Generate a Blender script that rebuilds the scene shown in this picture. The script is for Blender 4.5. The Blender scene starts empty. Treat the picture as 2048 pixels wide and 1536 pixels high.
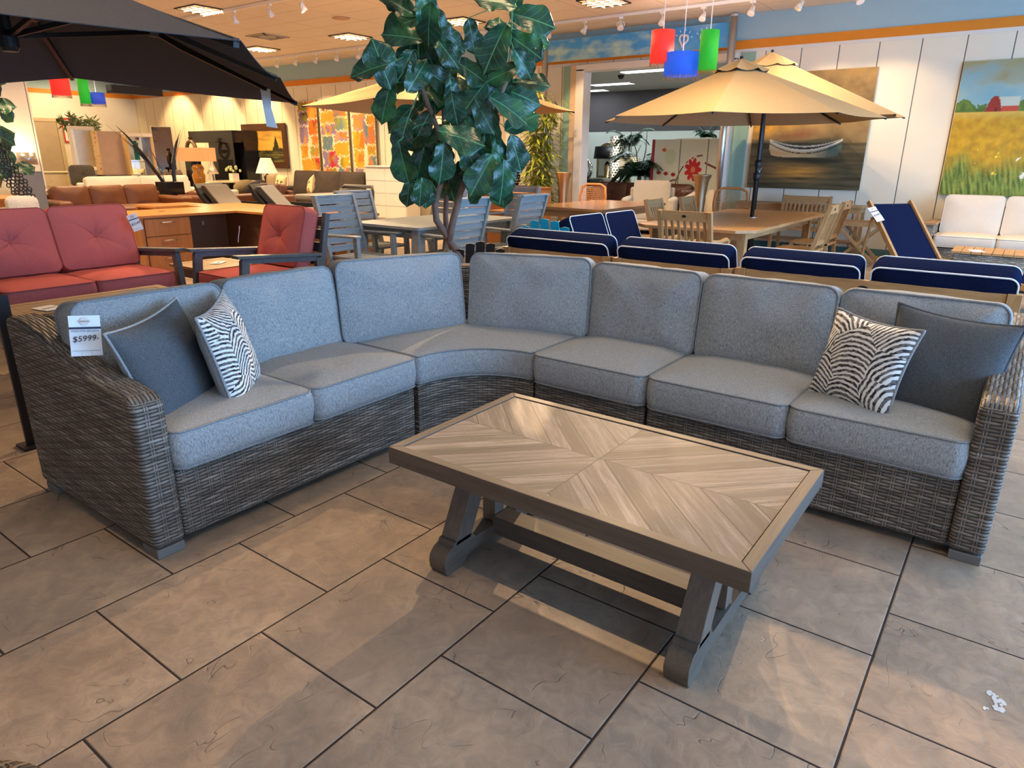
import bpy, math, random
import numpy as np
from mathutils import Vector, Matrix, noise
PI=math.pi; rnd=random.Random(7)
sc=bpy.context.scene; COL=sc.collection
# ---------------- camera ----------------
cd=bpy.data.cameras.new('camera'); cam=bpy.data.objects.new('camera',cd); COL.objects.link(cam); sc.camera=cam
yaw,pit,rol=0.93868,0.320092,0.0084468
f=Vector((math.sin(yaw)*math.cos(pit),math.cos(yaw)*math.cos(pit),-math.sin(pit)))
r=Vector((math.cos(yaw),-math.sin(yaw),0)); u=r.cross(f)
r2=r*math.cos(rol)+u*math.sin(rol); u2=u*math.cos(rol)-r*math.sin(rol)
cam.matrix_world=Matrix(((r2.x,u2.x,-f.x,0),(r2.y,u2.y,-f.y,0),(r2.z,u2.z,-f.z,1.4285),(0,0,0,1)))
cd.sensor_width=36; cd.lens=24.045; cd.clip_start=.05; cd.clip_end=200
# ---------------- view, world, lights ----------------
vs=sc.view_settings; vs.view_transform='Standard'; vs.look='None'; vs.gamma=1; vs.use_curve_mapping=False; vs.exposure=0.52
wd=bpy.data.worlds.new('world'); sc.world=wd; wd.use_nodes=True
wd.node_tree.nodes['Background'].inputs[0].default_value=(.42,.64,1,1); wd.node_tree.nodes['Background'].inputs[1].default_value=1.0
def area(name,loc,rot,sx,sy,power,col,spread=180):
    l=bpy.data.lights.new(name,'AREA'); l.shape='RECTANGLE'; l.size=sx; l.size_y=sy; l.energy=power; l.color=col; l.spread=math.radians(spread)
    o=bpy.data.objects.new(name,l); COL.objects.link(o); o.location=loc; o.rotation_euler=rot; return o
# daylight entering through the storefront windows on the right-hand side (y = -4.2)
for i,(x,pw) in enumerate(((-2.2,25),(.6,50),(3.4,240),(6.2,250),(9.0,90))):
    area('window_daylight',(x,-4.45,1.55),(PI/2,0,0),2.5,2.6,pw,(.27,.57,1.0))
# ceiling troffers
TROF=[(x,y) for x in (.9,3.95,7.0,10.1) for y in (-.3,2.8,5.75,8.55,11.4,14.35,17.2,20.1) if not (x<4 and y>15)]
for x,y in TROF:
    area('troffer_light',(x,y,3.63),(0,0,0),.56,.56,(14 if x<5 and y<7 else 42 if x<5 or y<5 else 66),(1.0,.69,.38),125)
# back room fluorescent fixtures
for x,y,pw in ((15.6,7.7,55),(17.9,9.7,22),(19.0,11.6,8),(15.6,4.5,50),(17.2,6.2,40)):
    area('backroom_light',(x,y,3.3),(0,0,0),.3,1.2,pw,(.86,.95,1.0))
def spot(loc,tgt,power,ang=50,col=(1,.68,.38),blend=.5,rad=.04):
    l=bpy.data.lights.new('track_and_fill_spot','SPOT'); l.energy=power; l.color=col; l.spot_size=math.radians(ang); l.spot_blend=blend; l.shadow_soft_size=rad
    o=bpy.data.objects.new('track_and_fill_spot',l); COL.objects.link(o); o.location=loc
    o.rotation_euler=(Vector(tgt)-Vector(loc)).to_track_quat('-Z','Y').to_euler()
# spots on the track at x = 7.2 (beyond the sectional) and the track at x = 11.05 near the back wall
for y,tx,ty,pw in ((10.83,3.0,6.5,500),(9.9,2.2,4.5,500),(9.12,.6,.8,900),(5.6,1.4,1.2,900),(3.5,1.2,-.2,650),(1.4,1.5,-.8,300)):
    spot((7.2,y,3.42),(tx,ty,0),pw,58,rad=.03)
for y in (15.1,14.4,13.7,12.25,11.5,8.8,7.36,5.96,4.56,3.15,2.38,1.0):
    spot((11.0,y,3.42),(11.9,y-.4,1.6) if int(y*10)%2 else (9.2,y-.8,.6),150 if y>8 else 85,80)
for y in (17.2,19.2,21.4): spot((11.0,y,3.42),(12.2,y+.3,1.9),170,85,(1,.66,.30))
for x in (6.8,8.6,10.2): spot((x,22.4,3.42),(x+.2,24.4,1.9),120,95,(1,.68,.34))  # added fill spots to brighten the far wall; no track runs here
for x,y in ((3.0,9.5),(3.0,12.5),(5.2,17.5),(8.5,19.5),(8.5,15.5)):
    spot((x,y,3.42),(x+1.5,y-1,0.4),140,90)
def bulb(loc,power,rad=.12,col=(1,.74,.46)):
    l=bpy.data.lights.new('lamp_glow','POINT'); l.energy=power; l.color=col; l.shadow_soft_size=rad; o=bpy.data.objects.new('lamp_glow',l); COL.objects.link(o); o.location=loc
# ---------------- helpers ----------------
def C(h):
    h=h.lstrip('#'); v=[int(h[i:i+2],16)/255 for i in (0,2,4)]
    return tuple(((c/12.92) if c<=.04045 else ((c+.055)/1.055)**2.4) for c in v)+(1,)
class G:
    def __init__(s,name):
        s.m=bpy.data.materials.new(name); s.m.use_nodes=True; s.t=s.m.node_tree; s.b=s.t.nodes['Principled BSDF']
    def n(s,typ,**k):
        nd=s.t.nodes.new('ShaderNode'+typ)
        for a,v in k.items(): setattr(nd,a,v)
        return nd
    def l(s,a,b): s.t.links.new(a,b)
    def put(s,sock,v):
        if hasattr(v,'is_linked') or hasattr(v,'links'): s.l(v,sock)
        else: sock.default_value=v
    def ma(s,op,a,b=0.0,c=None):
        nd=s.n('Math',operation=op); s.put(nd.inputs[0],a); s.put(nd.inputs[1],b)
        if c is not None: s.put(nd.inputs[2],c)
        return nd.outputs[0]
    def coord(s,kind='Object',scale=None,rot=(0,0,0),loc=(0,0,0)):
        tc=s.n('TexCoord'); o=tc.outputs[kind]
        if scale is not None or rot!=(0,0,0) or loc!=(0,0,0):
            mp=s.n('Mapping'); s.l(o,mp.inputs[0]); mp.inputs['Scale'].default_value=scale or (1,1,1); mp.inputs['Rotation'].default_value=rot; mp.inputs['Location'].default_value=loc; o=mp.outputs[0]
        return o
    def noise(s,vec,scale=5,detail=3,rough=.5,dist=0):
        nd=s.n('TexNoise'); s.l(vec,nd.inputs['Vector']); nd.inputs['Scale'].default_value=scale; nd.inputs['Detail'].default_value=detail; nd.inputs['Roughness'].default_value=rough; nd.inputs['Distortion'].default_value=dist
        return nd.outputs[0]
    def ramp(s,fac,stops,interp='LINEAR'):
        nd=s.n('ValToRGB'); s.l(fac,nd.inputs[0]); cr=nd.color_ramp; cr.interpolation=interp
        while len(cr.elements)<len(stops): cr.elements.new(.5)
        for e,(p,c) in zip(cr.elements,stops): e.position=p; e.color=c if len(c)==4 else tuple(c)+(1,)
        return nd.outputs[0]
    def mix(s,fac,a,b,mode='MIX'):
        nd=s.n('Mix',data_type='RGBA',blend_type=mode); s.put(nd.inputs[0],fac); s.put(nd.inputs[6],a); s.put(nd.inputs[7],b); return nd.outputs[2]
    def bump(s,h,strength=.3,dist=.01):
        nd=s.n('Bump'); nd.inputs['Strength'].default_value=strength; nd.inputs['Distance'].default_value=dist; s.l(h,nd.inputs['Height']); s.l(nd.outputs[0],s.b.inputs['Normal'])
    def fin(s,col,rough=.6,metal=0,**k):
        s.put(s.b.inputs['Base Color'],col); s.put(s.b.inputs['Roughness'],rough); s.b.inputs['Metallic'].default_value=metal
        for a,v in k.items(): s.b.inputs[a.replace('_',' ')].default_value=v
        return s.m
def dark(c,k): return tuple(x*k for x in c[:3])+(1,)
def plain(name,h,rough=.6,metal=0,var=.12,scale=6,bump=0,**k):
    g=G(name); c=C(h); n_=g.noise(g.coord(),scale,3)
    if bump: g.bump(g.noise(g.coord(),scale*12,3),bump,.004)
    return g.fin(g.mix(n_,dark(c,1-var),dark(c,1+var)),rough,metal,**k)
def wood(name,h1,h2,axis=0,rough=.5,sc_=14,bump=.08):
    g=G(name); s=[sc_]*3; s[axis]=sc_*.07
    n_=g.noise(g.coord(scale=tuple(s)),2.2,5,.6,.6); n2=g.noise(g.coord(scale=tuple(v*5 for v in s)),2,3)
    c=g.ramp(n_,[(.3,C(h1)),(.7,C(h2))]); c=g.mix(.25,c,g.ramp(n2,[(.35,dark(C(h1),.7)),(.65,C(h2))]))
    if bump: g.bump(n2,bump,.003)
    return g.fin(c,rough)
def fabric(name,h1,h2,rough=.92,bump=.2,sc_=520,coord='Object',sheen=.0):
    g=G(name); a=g.noise(g.coord(coord,(sc_,sc_*.14,sc_)),1,2); b=g.noise(g.coord(coord,(sc_*.14,sc_,sc_)),1,2); c_=g.noise(g.coord(coord,(sc_,sc_,sc_*.12)),1,2)
    m=g.ma('MULTIPLY',g.ma('ADD',g.ma('ADD',g.ma('MULTIPLY',a,.6),g.ma('MULTIPLY',b,.6)),g.ma('MULTIPLY',c_,1.8)),.3333); big=g.noise(g.coord(coord),3,2)
    col=g.ramp(m,[(.34,C(h1)),(.66,C(h2))]); col=g.mix(g.ma('MULTIPLY',big,.18),col,C(h1))
    g.bump(m,bump,.002); g.b.inputs['Specular IOR Level'].default_value=.0; return g.fin(col,rough,Sheen_Weight=sheen)
def leather(name,h,rough=.42):
    g=G(name); c=C(h); n_=g.noise(g.coord(),4,4); v=g.n('TexVoronoi'); g.l(g.coord(),v.inputs['Vector']); v.inputs['Scale'].default_value=90
    g.bump(v.outputs[0],.12,.003); return g.fin(g.mix(n_,dark(c,.7),dark(c,1.25)),rough)
def emis(name,h,st):
    g=G(name); c=C(h); return g.fin(c,.5,Emission_Color=c,Emission_Strength=st)
def glass(name,h='dfeaf0',rough=.02):
    g=G(name); return g.fin(C(h),rough,Transmission_Weight=.9,IOR=1.3)
def wicker(name,cols=('756a60','a0968b','50473f'),s=.05,h=.0138,core='1c1815'):
    g=G(name); sp=g.n('SeparateXYZ'); g.l(g.coord('UV'),sp.inputs[0]); U,V=sp.outputs[0],sp.outputs[1]
    wob=g.noise(g.coord('UV'),9,2); V=g.ma('ADD',V,g.ma('MULTIPLY',wob,.006))
    vr=g.ma('DIVIDE',V,h); row=g.ma('FLOOR',vr); fr=g.ma('FRACT',vr)
    st=g.ma('SUBTRACT',1,g.ma('POWER',g.ma('ABSOLUTE',g.ma('SUBTRACT',g.ma('MULTIPLY',fr,2),1)),2.4))
    par=g.ma('FLOORED_MODULO',row,2)
    w=g.ma('COSINE',g.ma('ADD',g.ma('MULTIPLY',U,PI/s),g.ma('MULTIPLY',par,PI)))
    hs=g.ma('MULTIPLY',st,g.ma('ADD',.62,g.ma('MULTIPLY',w,.38)))
    su=g.ma('ABSOLUTE',g.ma('SUBTRACT',g.ma('FRACT',g.ma('ADD',g.ma('DIVIDE',U,s),.5)),.5))
    dbl=g.ma('ABSOLUTE',g.ma('SUBTRACT',su,.09))
    stake=g.ma('MULTIPLY',g.ma('MAXIMUM',g.ma('SUBTRACT',1,g.ma('POWER',g.ma('DIVIDE',dbl,.085),2)),0),.52)
    H=g.ma('MAXIMUM',hs,stake)
    cv=g.n('CombineXYZ'); g.l(g.ma('MULTIPLY',U,6),cv.inputs[0]); g.l(g.ma('MULTIPLY',row,3.7),cv.inputs[1])
    n_=g.noise(cv.outputs[0],1,2); fine=g.noise(g.coord('UV',(60,900,1)),1,2)
    c=g.ramp(n_,[(.3,C(cols[2])),(.5,C(cols[0])),(.72,C(cols[1]))]); c=g.mix(g.ma('MULTIPLY',fine,.35),c,dark(C(cols[2]),.8))
    c=g.mix(g.ramp(H,[(.12,(1,1,1)),(.42,(0,0,0))]),c,C(core))  # core colour paints recess shade into the gaps between strands
    g.bump(H,1.0,.006); return g.fin(c,g.ma('SUBTRACT',.75,g.ma('MULTIPLY',H,.3)))
class MB:
    def __init__(s): s.v=[]; s.f=[]; s.mi=[]; s.k=0
    def add(s,vs,fs,M=None):
        o=len(s.v); s.v+= [tuple(M@Vector(p)) if M else tuple(p) for p in vs]
        s.f+=[tuple(i+o for i in f_) for f_ in fs]; s.mi+=[s.k]*len(fs); return s
    def box(s,x0,x1,y0,y1,z0,z1,M=None):
        return s.add([(x0,y0,z0),(x1,y0,z0),(x1,y1,z0),(x0,y1,z0),(x0,y0,z1),(x1,y0,z1),(x1,y1,z1),(x0,y1,z1)],
            [(0,3,2,1),(4,5,6,7),(0,1,5,4),(1,2,6,5),(2,3,7,6),(3,0,4,7)],M)
    def cb(s,c,d,M=None):
        return s.box(c[0]-d[0]/2,c[0]+d[0]/2,c[1]-d[1]/2,c[1]+d[1]/2,c[2]-d[2]/2,c[2]+d[2]/2,M)
    def bar(s,p,q,w,h,up=(0,0,1)):
        p,q=Vector(p),Vector(q); d=q-p; L=d.length; d.normalize(); U=Vector(up)
        if abs(d.dot(U))>.98: U=Vector((1,0,0))
        sd=d.cross(U).normalized(); U=sd.cross(d); M=Matrix(((d.x,sd.x,U.x,p.x),(d.y,sd.y,U.y,p.y),(d.z,sd.z,U.z,p.z),(0,0,0,1)))
        return s.box(0,L,-w/2,w/2,-h/2,h/2,M)
    def tube(s,pts,rad,n=8,closed=False):
        P=[Vector(p) for p in pts]; m=len(P); R=rad if isinstance(rad,(list,tuple)) else [rad]*m
        vs=[]; fs=[]; prev=None
        for i in range(m):
            t=(P[(i+1)%m]-P[i-1]) if closed else (P[min(i+1,m-1)]-P[max(i-1,0)])
            if t.length<1e-9: t=Vector((0,0,1))
            t.normalize()
            if prev is None: a=t.orthogonal().normalized()
            else:
                a=prev-t*prev.dot(t)
                a=a.normalized() if a.length>1e-6 else t.orthogonal().normalized()
            prev=a; b=t.cross(a)
            for j in range(n):
                th=2*PI*j/n; vs.append(P[i]+(a*math.cos(th)+b*math.sin(th))*R[i])
        for i in range(m if closed else m-1):
            k=(i+1)%m
            for j in range(n): fs.append((i*n+j,i*n+(j+1)%n,k*n+(j+1)%n,k*n+j))
        if not closed: fs+= [tuple(range(n))[::-1],tuple((m-1)*n+j for j in range(n))]
        return s.add(vs,fs)
    def lathe(s,prof,n=24,c=(0,0,0),M=None,sx=1,sy=1):
        vs=[]; fs=[]; m=len(prof)
        for r_,z in prof:
            for j in range(n):
                th=2*PI*j/n; vs.append((c[0]+r_*math.cos(th)*sx,c[1]+r_*math.sin(th)*sy,c[2]+z))
        for i in range(m-1):
            for j in range(n): fs.append((i*n+j,i*n+(j+1)%n,(i+1)*n+(j+1)%n,(i+1)*n+j))
        if prof[0][0]>1e-4: fs.append(tuple(range(n))[::-1])
        if prof[-1][0]>1e-4: fs.append(tuple((m-1)*n+j for j in range(n)))
        return s.add(vs,fs,M)
    def prism(s,poly,a,b,ax='z',M=None):
        def mk(p,t): return {'z':(p[0],p[1],t),'x':(t,p[0],p[1]),'y':(p[0],t,p[1])}[ax]
        n=len(poly); vs=[mk(p,a) for p in poly]+[mk(p,b) for p in poly]
        fs=[tuple(range(n))[::-1],tuple(range(n,2*n))]+[(i,(i+1)%n,n+(i+1)%n,n+i) for i in range(n)]
        return s.add(vs,fs,M)
    def ball(s,c,r_,n=16,sx=1,sy=1,sz=1):
        m=n//2; return s.lathe([(max(r_*math.sin(PI*i/m),1e-5),-r_*math.cos(PI*i/m)*sz) for i in range(m+1)],n,c,None,sx,sy)
def rotM(loc=(0,0,0),rz=0,rx=0,ry=0): return Matrix.Translation(loc)@Matrix.Rotation(rz,4,'Z')@Matrix.Rotation(rx,4,'X')@Matrix.Rotation(ry,4,'Y')
def build(name,mb,mats,parent=None,smooth=False,bevel=0,uv=False,segs=2):
    me=bpy.data.meshes.new(name); me.from_pydata([tuple(v) for v in mb.v],[],mb.f)
    if not isinstance(mats,(list,tuple)): mats=[mats]
    for m in mats: me.materials.append(m)
    if len(mats)>1: me.polygons.foreach_set('material_index',mb.mi)
    bm_fix(me)
    if smooth: me.polygons.foreach_set('use_smooth',[True]*len(me.polygons))
    if uv: boxuv(me)
    me.update(); o=bpy.data.objects.new(name,me); COL.objects.link(o)
    if parent: o.parent=parent
    if bevel:
        b=o.modifiers.new('bevel','BEVEL'); b.width=bevel; b.segments=segs; b.limit_method='ANGLE'; b.angle_limit=math.radians(35)
        me.polygons.foreach_set('use_smooth',[True]*len(me.polygons)); b.harden_normals=True
    return o
import bmesh
def bm_fix(me):
    bm=bmesh.new(); bm.from_mesh(me); bmesh.ops.remove_doubles(bm,verts=bm.verts,dist=1e-5); bmesh.ops.recalc_face_normals(bm,faces=bm.faces); bm.to_mesh(me); bm.free()
def boxuv(me):
    uvl=me.uv_layers.new(name='UVMap'); nl=len(me.loops); co=np.empty(len(me.vertices)*3); me.vertices.foreach_get('co',co); co=co.reshape(-1,3)
    out=np.empty((nl,2))
    for p in me.polygons:
        n=p.normal
        for li in p.loop_indices:
            c=co[me.loops[li].vertex_index]
            if abs(n.z)>.75: out[li]=(c[0],c[1]) if WDIR[0]=='x' else (c[1],c[0])
            elif abs(n.x)>abs(n.y): out[li]=(c[1],c[2])
            else: out[li]=(c[0],c[2])
    uvl.data.foreach_set('uv',out.ravel())
WDIR=['x']
def tag(o,label=None,cat=None,group=None,kind=None):
    if label: o['label']=label
    if cat: o['category']=cat
    if group: o['group']=group
    if kind: o['kind']=kind
    return o
def thing(name,label,cat,loc=(0,0,0),rz=0,group=None):
    o=bpy.data.objects.new(name,None); o.empty_display_size=.1; COL.objects.link(o); o.location=loc; o.rotation_euler=(0,0,rz)
    return tag(o,label,cat,group)
def struct(name,mb,m,**k): return tag(build(name,mb,m,**k),kind='structure')
def dup(root,loc,rz,label=None,group=None):
    def cp(o,par):
        c=o.copy(); COL.objects.link(c)
        if par: c.parent=par
        for ch in [x for x in KIDS.get(o,[])]: cp(ch,c)
        return c
    KIDS={}
    for o in bpy.data.objects:
        if o.parent: KIDS.setdefault(o.parent,[]).append(o)
    c=cp(root,None); c.location=loc; c.rotation_euler=(0,0,rz)
    if label: c['label']=label
    if group: c['group']=group
    return c
def rrect(a,b,rc,n=8):
    rc=min(rc,a*.98,b*.98); pts=[]
    for cx,cy,t0 in ((a-rc,b-rc,0),(-a+rc,b-rc,PI/2),(-a+rc,-b+rc,PI),(a-rc,-b+rc,3*PI/2)):
        for i in range(n+1):
            t=t0+PI/2*i/n; pts.append((cx+rc*math.cos(t),cy+rc*math.sin(t)))
    out=[]
    for i,p in enumerate(pts):
        q=pts[(i+1)%len(pts)]; out.append(p); d=math.dist(p,q); k=int(d/.04)
        for j in range(1,k): out.append((p[0]+(q[0]-p[0])*j/k,p[1]+(q[1]-p[1])*j/k))
    return out
def cushion_mb(outline,h,puff=.03,bulge=.008,seed=0,crump=.004,pucker=.0,centre=None,button=0):
    """outline in xy, thickness along z (+-h); returns cushion MB and two piping loops"""
    N=len(outline); cx,cy=centre or (sum(p[0] for p in outline)/N,sum(p[1] for p in outline)/N)
    ext=max(max(abs(p[0]-cx),abs(p[1]-cy)) for p in outline); vs=[]; fs=[]; rings=[]
    def dz(x,y,k,sg):
        e=1-k**3.2; z=h+puff*e
        z+=crump*noise.noise(Vector((x*7+seed,y*7,sg*3+seed)))*min(1,3*(1-k)+.3)
        if pucker:
            a=math.atan2(y-cy,x-cx)*ext; z+=pucker*math.sin(a*75+5*noise.noise(Vector((x*9,y*9,seed))))*math.exp(-((1-k)*9))*(k<1)*(1-k)*10*noise.noise(Vector((x*5,y*5,seed+4)))
        if button:
            rr=math.hypot(x-cx,y-cy); th=math.atan2(y-cy,x-cx); z-=button*math.exp(-(rr/.06)**1.3)+.013*max(0,math.cos(th*6+seed))**6*math.exp(-rr/.13)
        return z*sg
    ks=[.0,.08,.16,.25,.35,.46,.57,.68,.78,.86,.92,.96,.985,1.0]
    for sg in (1,-1):
        base=len(vs); vs.append((cx,cy,dz(cx,cy,0,sg)))
        for k in ks[1:]:
            rings.append(len(vs))
            for (x,y) in outline:
                X=cx+(x-cx)*k; Y=cy+(y-cy)*k; vs.append((X,Y,dz(X,Y,k,sg)))
        r0=rings[0 if sg==1 else len(ks)-1]
        for j in range(N): fs.append((base,r0+j,r0+(j+1)%N) if sg==1 else (base,r0+(j+1)%N,r0+j))
        st=0 if sg==1 else len(ks)-1
        for i in range(len(ks)-2):
            a,b=rings[st+i],rings[st+i+1]
            for j in range(N):
                q=(a+j,b+j,b+(j+1)%N,a+(j+1)%N); fs.append(q if sg==1 else q[::-1])
    top=rings[len(ks)-2]; bot=rings[-1]; prev=top
    L=5
    for i in range(1,L+1):
        t=i/L
        if i<L:
            cur=len(vs)
            for j,(x,y) in enumerate(outline):
                b_=bulge*math.sin(PI*t); d=Vector((x-cx,y-cy)); d.normalize(); zt=vs[top+j][2]; zb=vs[bot+j][2]
                b_+=crump*.8*noise.noise(Vector((x*8,y*8,t*2+seed)))
                vs.append((x+d.x*b_,y+d.y*b_,zt+(zb-zt)*t))
        else: cur=bot
        for j in range(N): fs.append((prev+j,cur+j,cur+(j+1)%N,prev+(j+1)%N))
        prev=cur
    mb=MB(); mb.add(vs,fs); return mb,[vs[top+j] for j in range(N)],[vs[bot+j] for j in range(N)]
def cushion(name,outline,h,M,mc,mp,parent,pr=.006,**k):
    mb,a,b=cushion_mb(outline,h,**k)
    mb.v=[tuple(M@Vector(p)) for p in mb.v]; o=build(name,mb,mc,parent,smooth=True)
    if mp:
        for L in (a,b):
            p=MB(); p.tube([M@Vector(q) for q in L],pr,6,True); build('piping',p,mp,o,smooth=True)
    return o
def pillow_mb(w,h,t,seed=0,ear=.10):
    n=26; vs=[]; fs=[]; idx={}
    for sg in (1,-1):
        for i in range(n+1):
            for j in range(n+1):
                U=-1+2*i/n; V=-1+2*j/n
                U=math.copysign(1-(1-abs(U))**1.35,U); V=math.copysign(1-(1-abs(V))**1.35,V)
                x=U*w/2*(1-ear*(1-V*V)*U*U); y=V*h/2*(1-ear*(1-U*U)*V*V)
                e=max(0,(1-U**4)*(1-V**4))**.55; z=sg*(t/2*e*(.75+.25*math.cos(U*1.5)*math.cos(V*1.5))+.006*e*noise.noise(Vector((U*2.5+seed,V*2.5,sg))))
                idx[sg,i,j]=len(vs); vs.append((x,y,z))
    for sg in (1,-1):
        for i in range(n):
            for j in range(n):
                q=(idx[sg,i,j],idx[sg,i+1,j],idx[sg,i+1,j+1],idx[sg,i,j+1]); fs.append(q if sg==1 else q[::-1])
    per=[idx[1,i,0] for i in range(n)]+[idx[1,n,j] for j in range(n)]+[idx[1,n-i,n] for i in range(n)]+[idx[1,0,n-j] for j in range(n)]
    nf=n*n
    return vs,fs,[vs[i] for i in per],nf
def text(body,size,m,parent,M,name='lettering',align='LEFT',ext=.0004):
    cu=bpy.data.curves.new(name,'FONT'); cu.body=body; cu.size=size; cu.align_x=align; cu.extrude=ext
    t=bpy.data.objects.new(name,cu); COL.objects.link(t); bpy.context.view_layer.update()
    me=bpy.data.meshes.new_from_object(t.evaluated_get(bpy.context.evaluated_depsgraph_get())); me.materials.clear(); me.materials.append(m)
    bpy.data.objects.remove(t); me.transform(M); o=bpy.data.objects.new(name,me); COL.objects.link(o); o.parent=parent; return o
def frameM(o,n,up=(0,0,1),roll=0):
    """local x=right,y=up,z=normal"""
    n=Vector(n).normalized(); U=Vector(up); U=(U-n*U.dot(n)).normalized(); R=U.cross(n)
    M=Matrix(((R.x,U.x,n.x,o[0]),(R.y,U.y,n.y,o[1]),(R.z,U.z,n.z,o[2]),(0,0,0,1))); return M@Matrix.Rotation(roll,4,'Z')
def painted(name,w,h,nx,ny,fn,M,parent,depth=.03,label=None):
    """canvas whose picture is an artwork computed per vertex"""
    vs=[];cols=[]
    for j in range(ny+1):
        for i in range(nx+1):
            U=i/nx;V=j/ny; vs.append(tuple(M@Vector(((U-.5)*w,(V-.5)*h,depth)))); cols+=list(fn(U,V))+[1.0]
    fs=[(j*(nx+1)+i,j*(nx+1)+i+1,(j+1)*(nx+1)+i+1,(j+1)*(nx+1)+i) for j in range(ny) for i in range(nx)]
    o0=len(vs); bx=MB().box(-w/2,w/2,-h/2,h/2,0,depth*.97,M); vs+=bx.v; fs+=[tuple(a+o0 for a in q) for q in bx.f]; cols+=[.7,.65,.55,1]*8
    me=bpy.data.meshes.new(name); me.from_pydata(vs,[],fs); at=me.color_attributes.new('Paint','FLOAT_COLOR','POINT'); at.data.foreach_set('color',cols)
    me.materials.append(PAINT); o=bpy.data.objects.new(name,me); COL.objects.link(o)
    if parent: o.parent=parent
    return o
g=G('oil paint'); _a=g.n('VertexColor',layer_name='Paint'); PAINT=g.fin(_a.outputs[0],.45)
def lin(h): return C(h)[:3]
def lerp(a,b,t): t=max(0,min(1,t)); return tuple(x+(y-x)*t for x,y in zip(a,b))
def fbm(x,y,s=0): return noise.fractal(Vector((x,y,s)),.9,2.0,4)
def price_tag(name,label,M,w,h,price,parent=None,big=True):
    t=tag(bpy.data.objects.new(name,None),label,'price tag'); COL.objects.link(t); t.matrix_world=M
    card=MB()
    n=6
    for i in range(n):
        a=-h/2+h*i/n; b=a+h/n; za=.006*math.cos(PI*i/n); zb=.006*math.cos(PI*(i+1)/n)
        card.add([(-w/2,a,za),(w/2,a,za),(w/2,b,zb),(-w/2,b,zb),(-w/2,a,za-.0012),(w/2,a,za-.0012),(w/2,b,zb-.0012),(-w/2,b,zb-.0012)],[(0,1,2,3),(7,6,5,4),(0,4,5,1),(1,5,6,2),(2,6,7,3),(3,7,4,0)])
    build('card',card,MT['paper'],t)
    build('stripe',MB().box(-w/2,w/2,h*.17,h*.22,-.001,.0012,Matrix.Translation((0,0,.0015))),MT['ink'],t)
    z=.0075
    e=MB(); e.lathe([(h*.10,0),(h*.10,.0004)],24,(0,h*.36,0)); build('emblem',e,MT['peach'],t).location.z=-.001
    text('FURNITURE',h*.05,MT['tan_ink'],t,Matrix.Translation((0,h*.345,.001)),align='CENTER')
    if big: text("YOUR'S FOR LESS NOW!",h*.056,MT['ink'],t,Matrix.Translation((0,h*.105,.003)),align='CENTER')
    text(price,h*.2,MT['ink'],t,Matrix.Translation((0,-h*.13,.005))@Matrix.Rotation(.06,4,'Z')@Matrix(((1,.22,0,0),(0,1,0,0),(0,0,1,0),(0,0,0,1))),name='price_lettering',align='CENTER')
    l=MB(); l.box(-w*.44,w*.44,-h*.372,-h*.366,.007,.0074); l.box(-w*.16,-w*.155,-h*.48,-h*.37,.0072,.0074); l.box(w*.16,w*.165,-h*.48,-h*.37,.0072,.0074); build('ruled_line',l,MT['ink'],t)
    return t
MT={}
MT['paper']=plain('white card','e9edf2',.6,var=.02); MT['ink']=plain('dark violet ink','2a2040',.5,var=.05); MT['tan_ink']=plain('tan ink','a98f80',.6); MT['peach']=plain('peach print','e3d3cb',.6,var=.05)
# ---------------- materials ----------------
g=G('slate look floor tile'); S=.2615
sp=g.n('SeparateXYZ'); P_=g.coord('Object'); g.l(P_,sp.inputs[0]); X,Y=sp.outputs[0],sp.outputs[1]
yy=g.ma('DIVIDE',g.ma('SUBTRACT',2.7474,Y),2.00716*S); row=g.ma('FLOOR',yy); fy=g.ma('FRACT',yy)
xx=g.ma('ADD',g.ma('DIVIDE',g.ma('SUBTRACT',X,.7267),2*S),g.ma('MULTIPLY',g.ma('FLOORED_MODULO',g.ma('ADD',row,1),2),.5)); colx=g.ma('FLOOR',xx); fx=g.ma('FRACT',xx)
ed=g.ma('MINIMUM',g.ma('MINIMUM',fx,g.ma('SUBTRACT',1,fx)),g.ma('MINIMUM',fy,g.ma('SUBTRACT',1,fy)))
grout=g.ma('LESS_THAN',ed,.0062)
cv=g.n('CombineXYZ'); g.l(row,cv.inputs[0]); g.l(colx,cv.inputs[1]); wn=g.n('TexWhiteNoise',noise_dimensions='3D'); g.l(cv.outputs[0],wn.inputs[0])
ofs=g.n('VectorMath',operation='MULTIPLY_ADD'); g.l(wn.outputs['Color'],ofs.inputs[0]); ofs.inputs[1].default_value=(9,9,9); g.l(P_,ofs.inputs[2]); Q=ofs.outputs[0]
n1=g.noise(Q,2.6,6,.62,.5); n2=g.noise(Q,16,5,.65,.8); n3=g.noise(Q,5,2,.5,1.6)
c=g.ramp(n1,[(.28,C('8b7866')),(.5,C('a18a75')),(.74,C('b49d86'))])
c=g.mix(g.ramp(n2,[(.35,(.6,.6,.6)),(.62,(0,0,0))]),c,C('786b60'))
c=g.mix(g.ma('MULTIPLY',wn.outputs[0],.22),c,C('96887a'))
cr=g.ma('ABSOLUTE',g.ma('SUBTRACT',g.noise(Q,3.4,3,.5,1.1),.5)); crk=g.ma('MULTIPLY',g.ramp(cr,[(0,(1,1,1)),(.0045,(0,0,0))]),g.ramp(n3,[(.5,(0,0,0)),(.6,(1,1,1))]))
c=g.mix(g.ma('MULTIPLY',crk,.7),c,C('6b5a4f'))
c=g.mix(grout,c,C('2f2725'))
hgt=g.ma('ADD',g.ma('MULTIPLY',n2,.6),g.ma('ADD',g.ma('MULTIPLY',crk,-.5),g.ma('MULTIPLY',n1,.9)))
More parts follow.
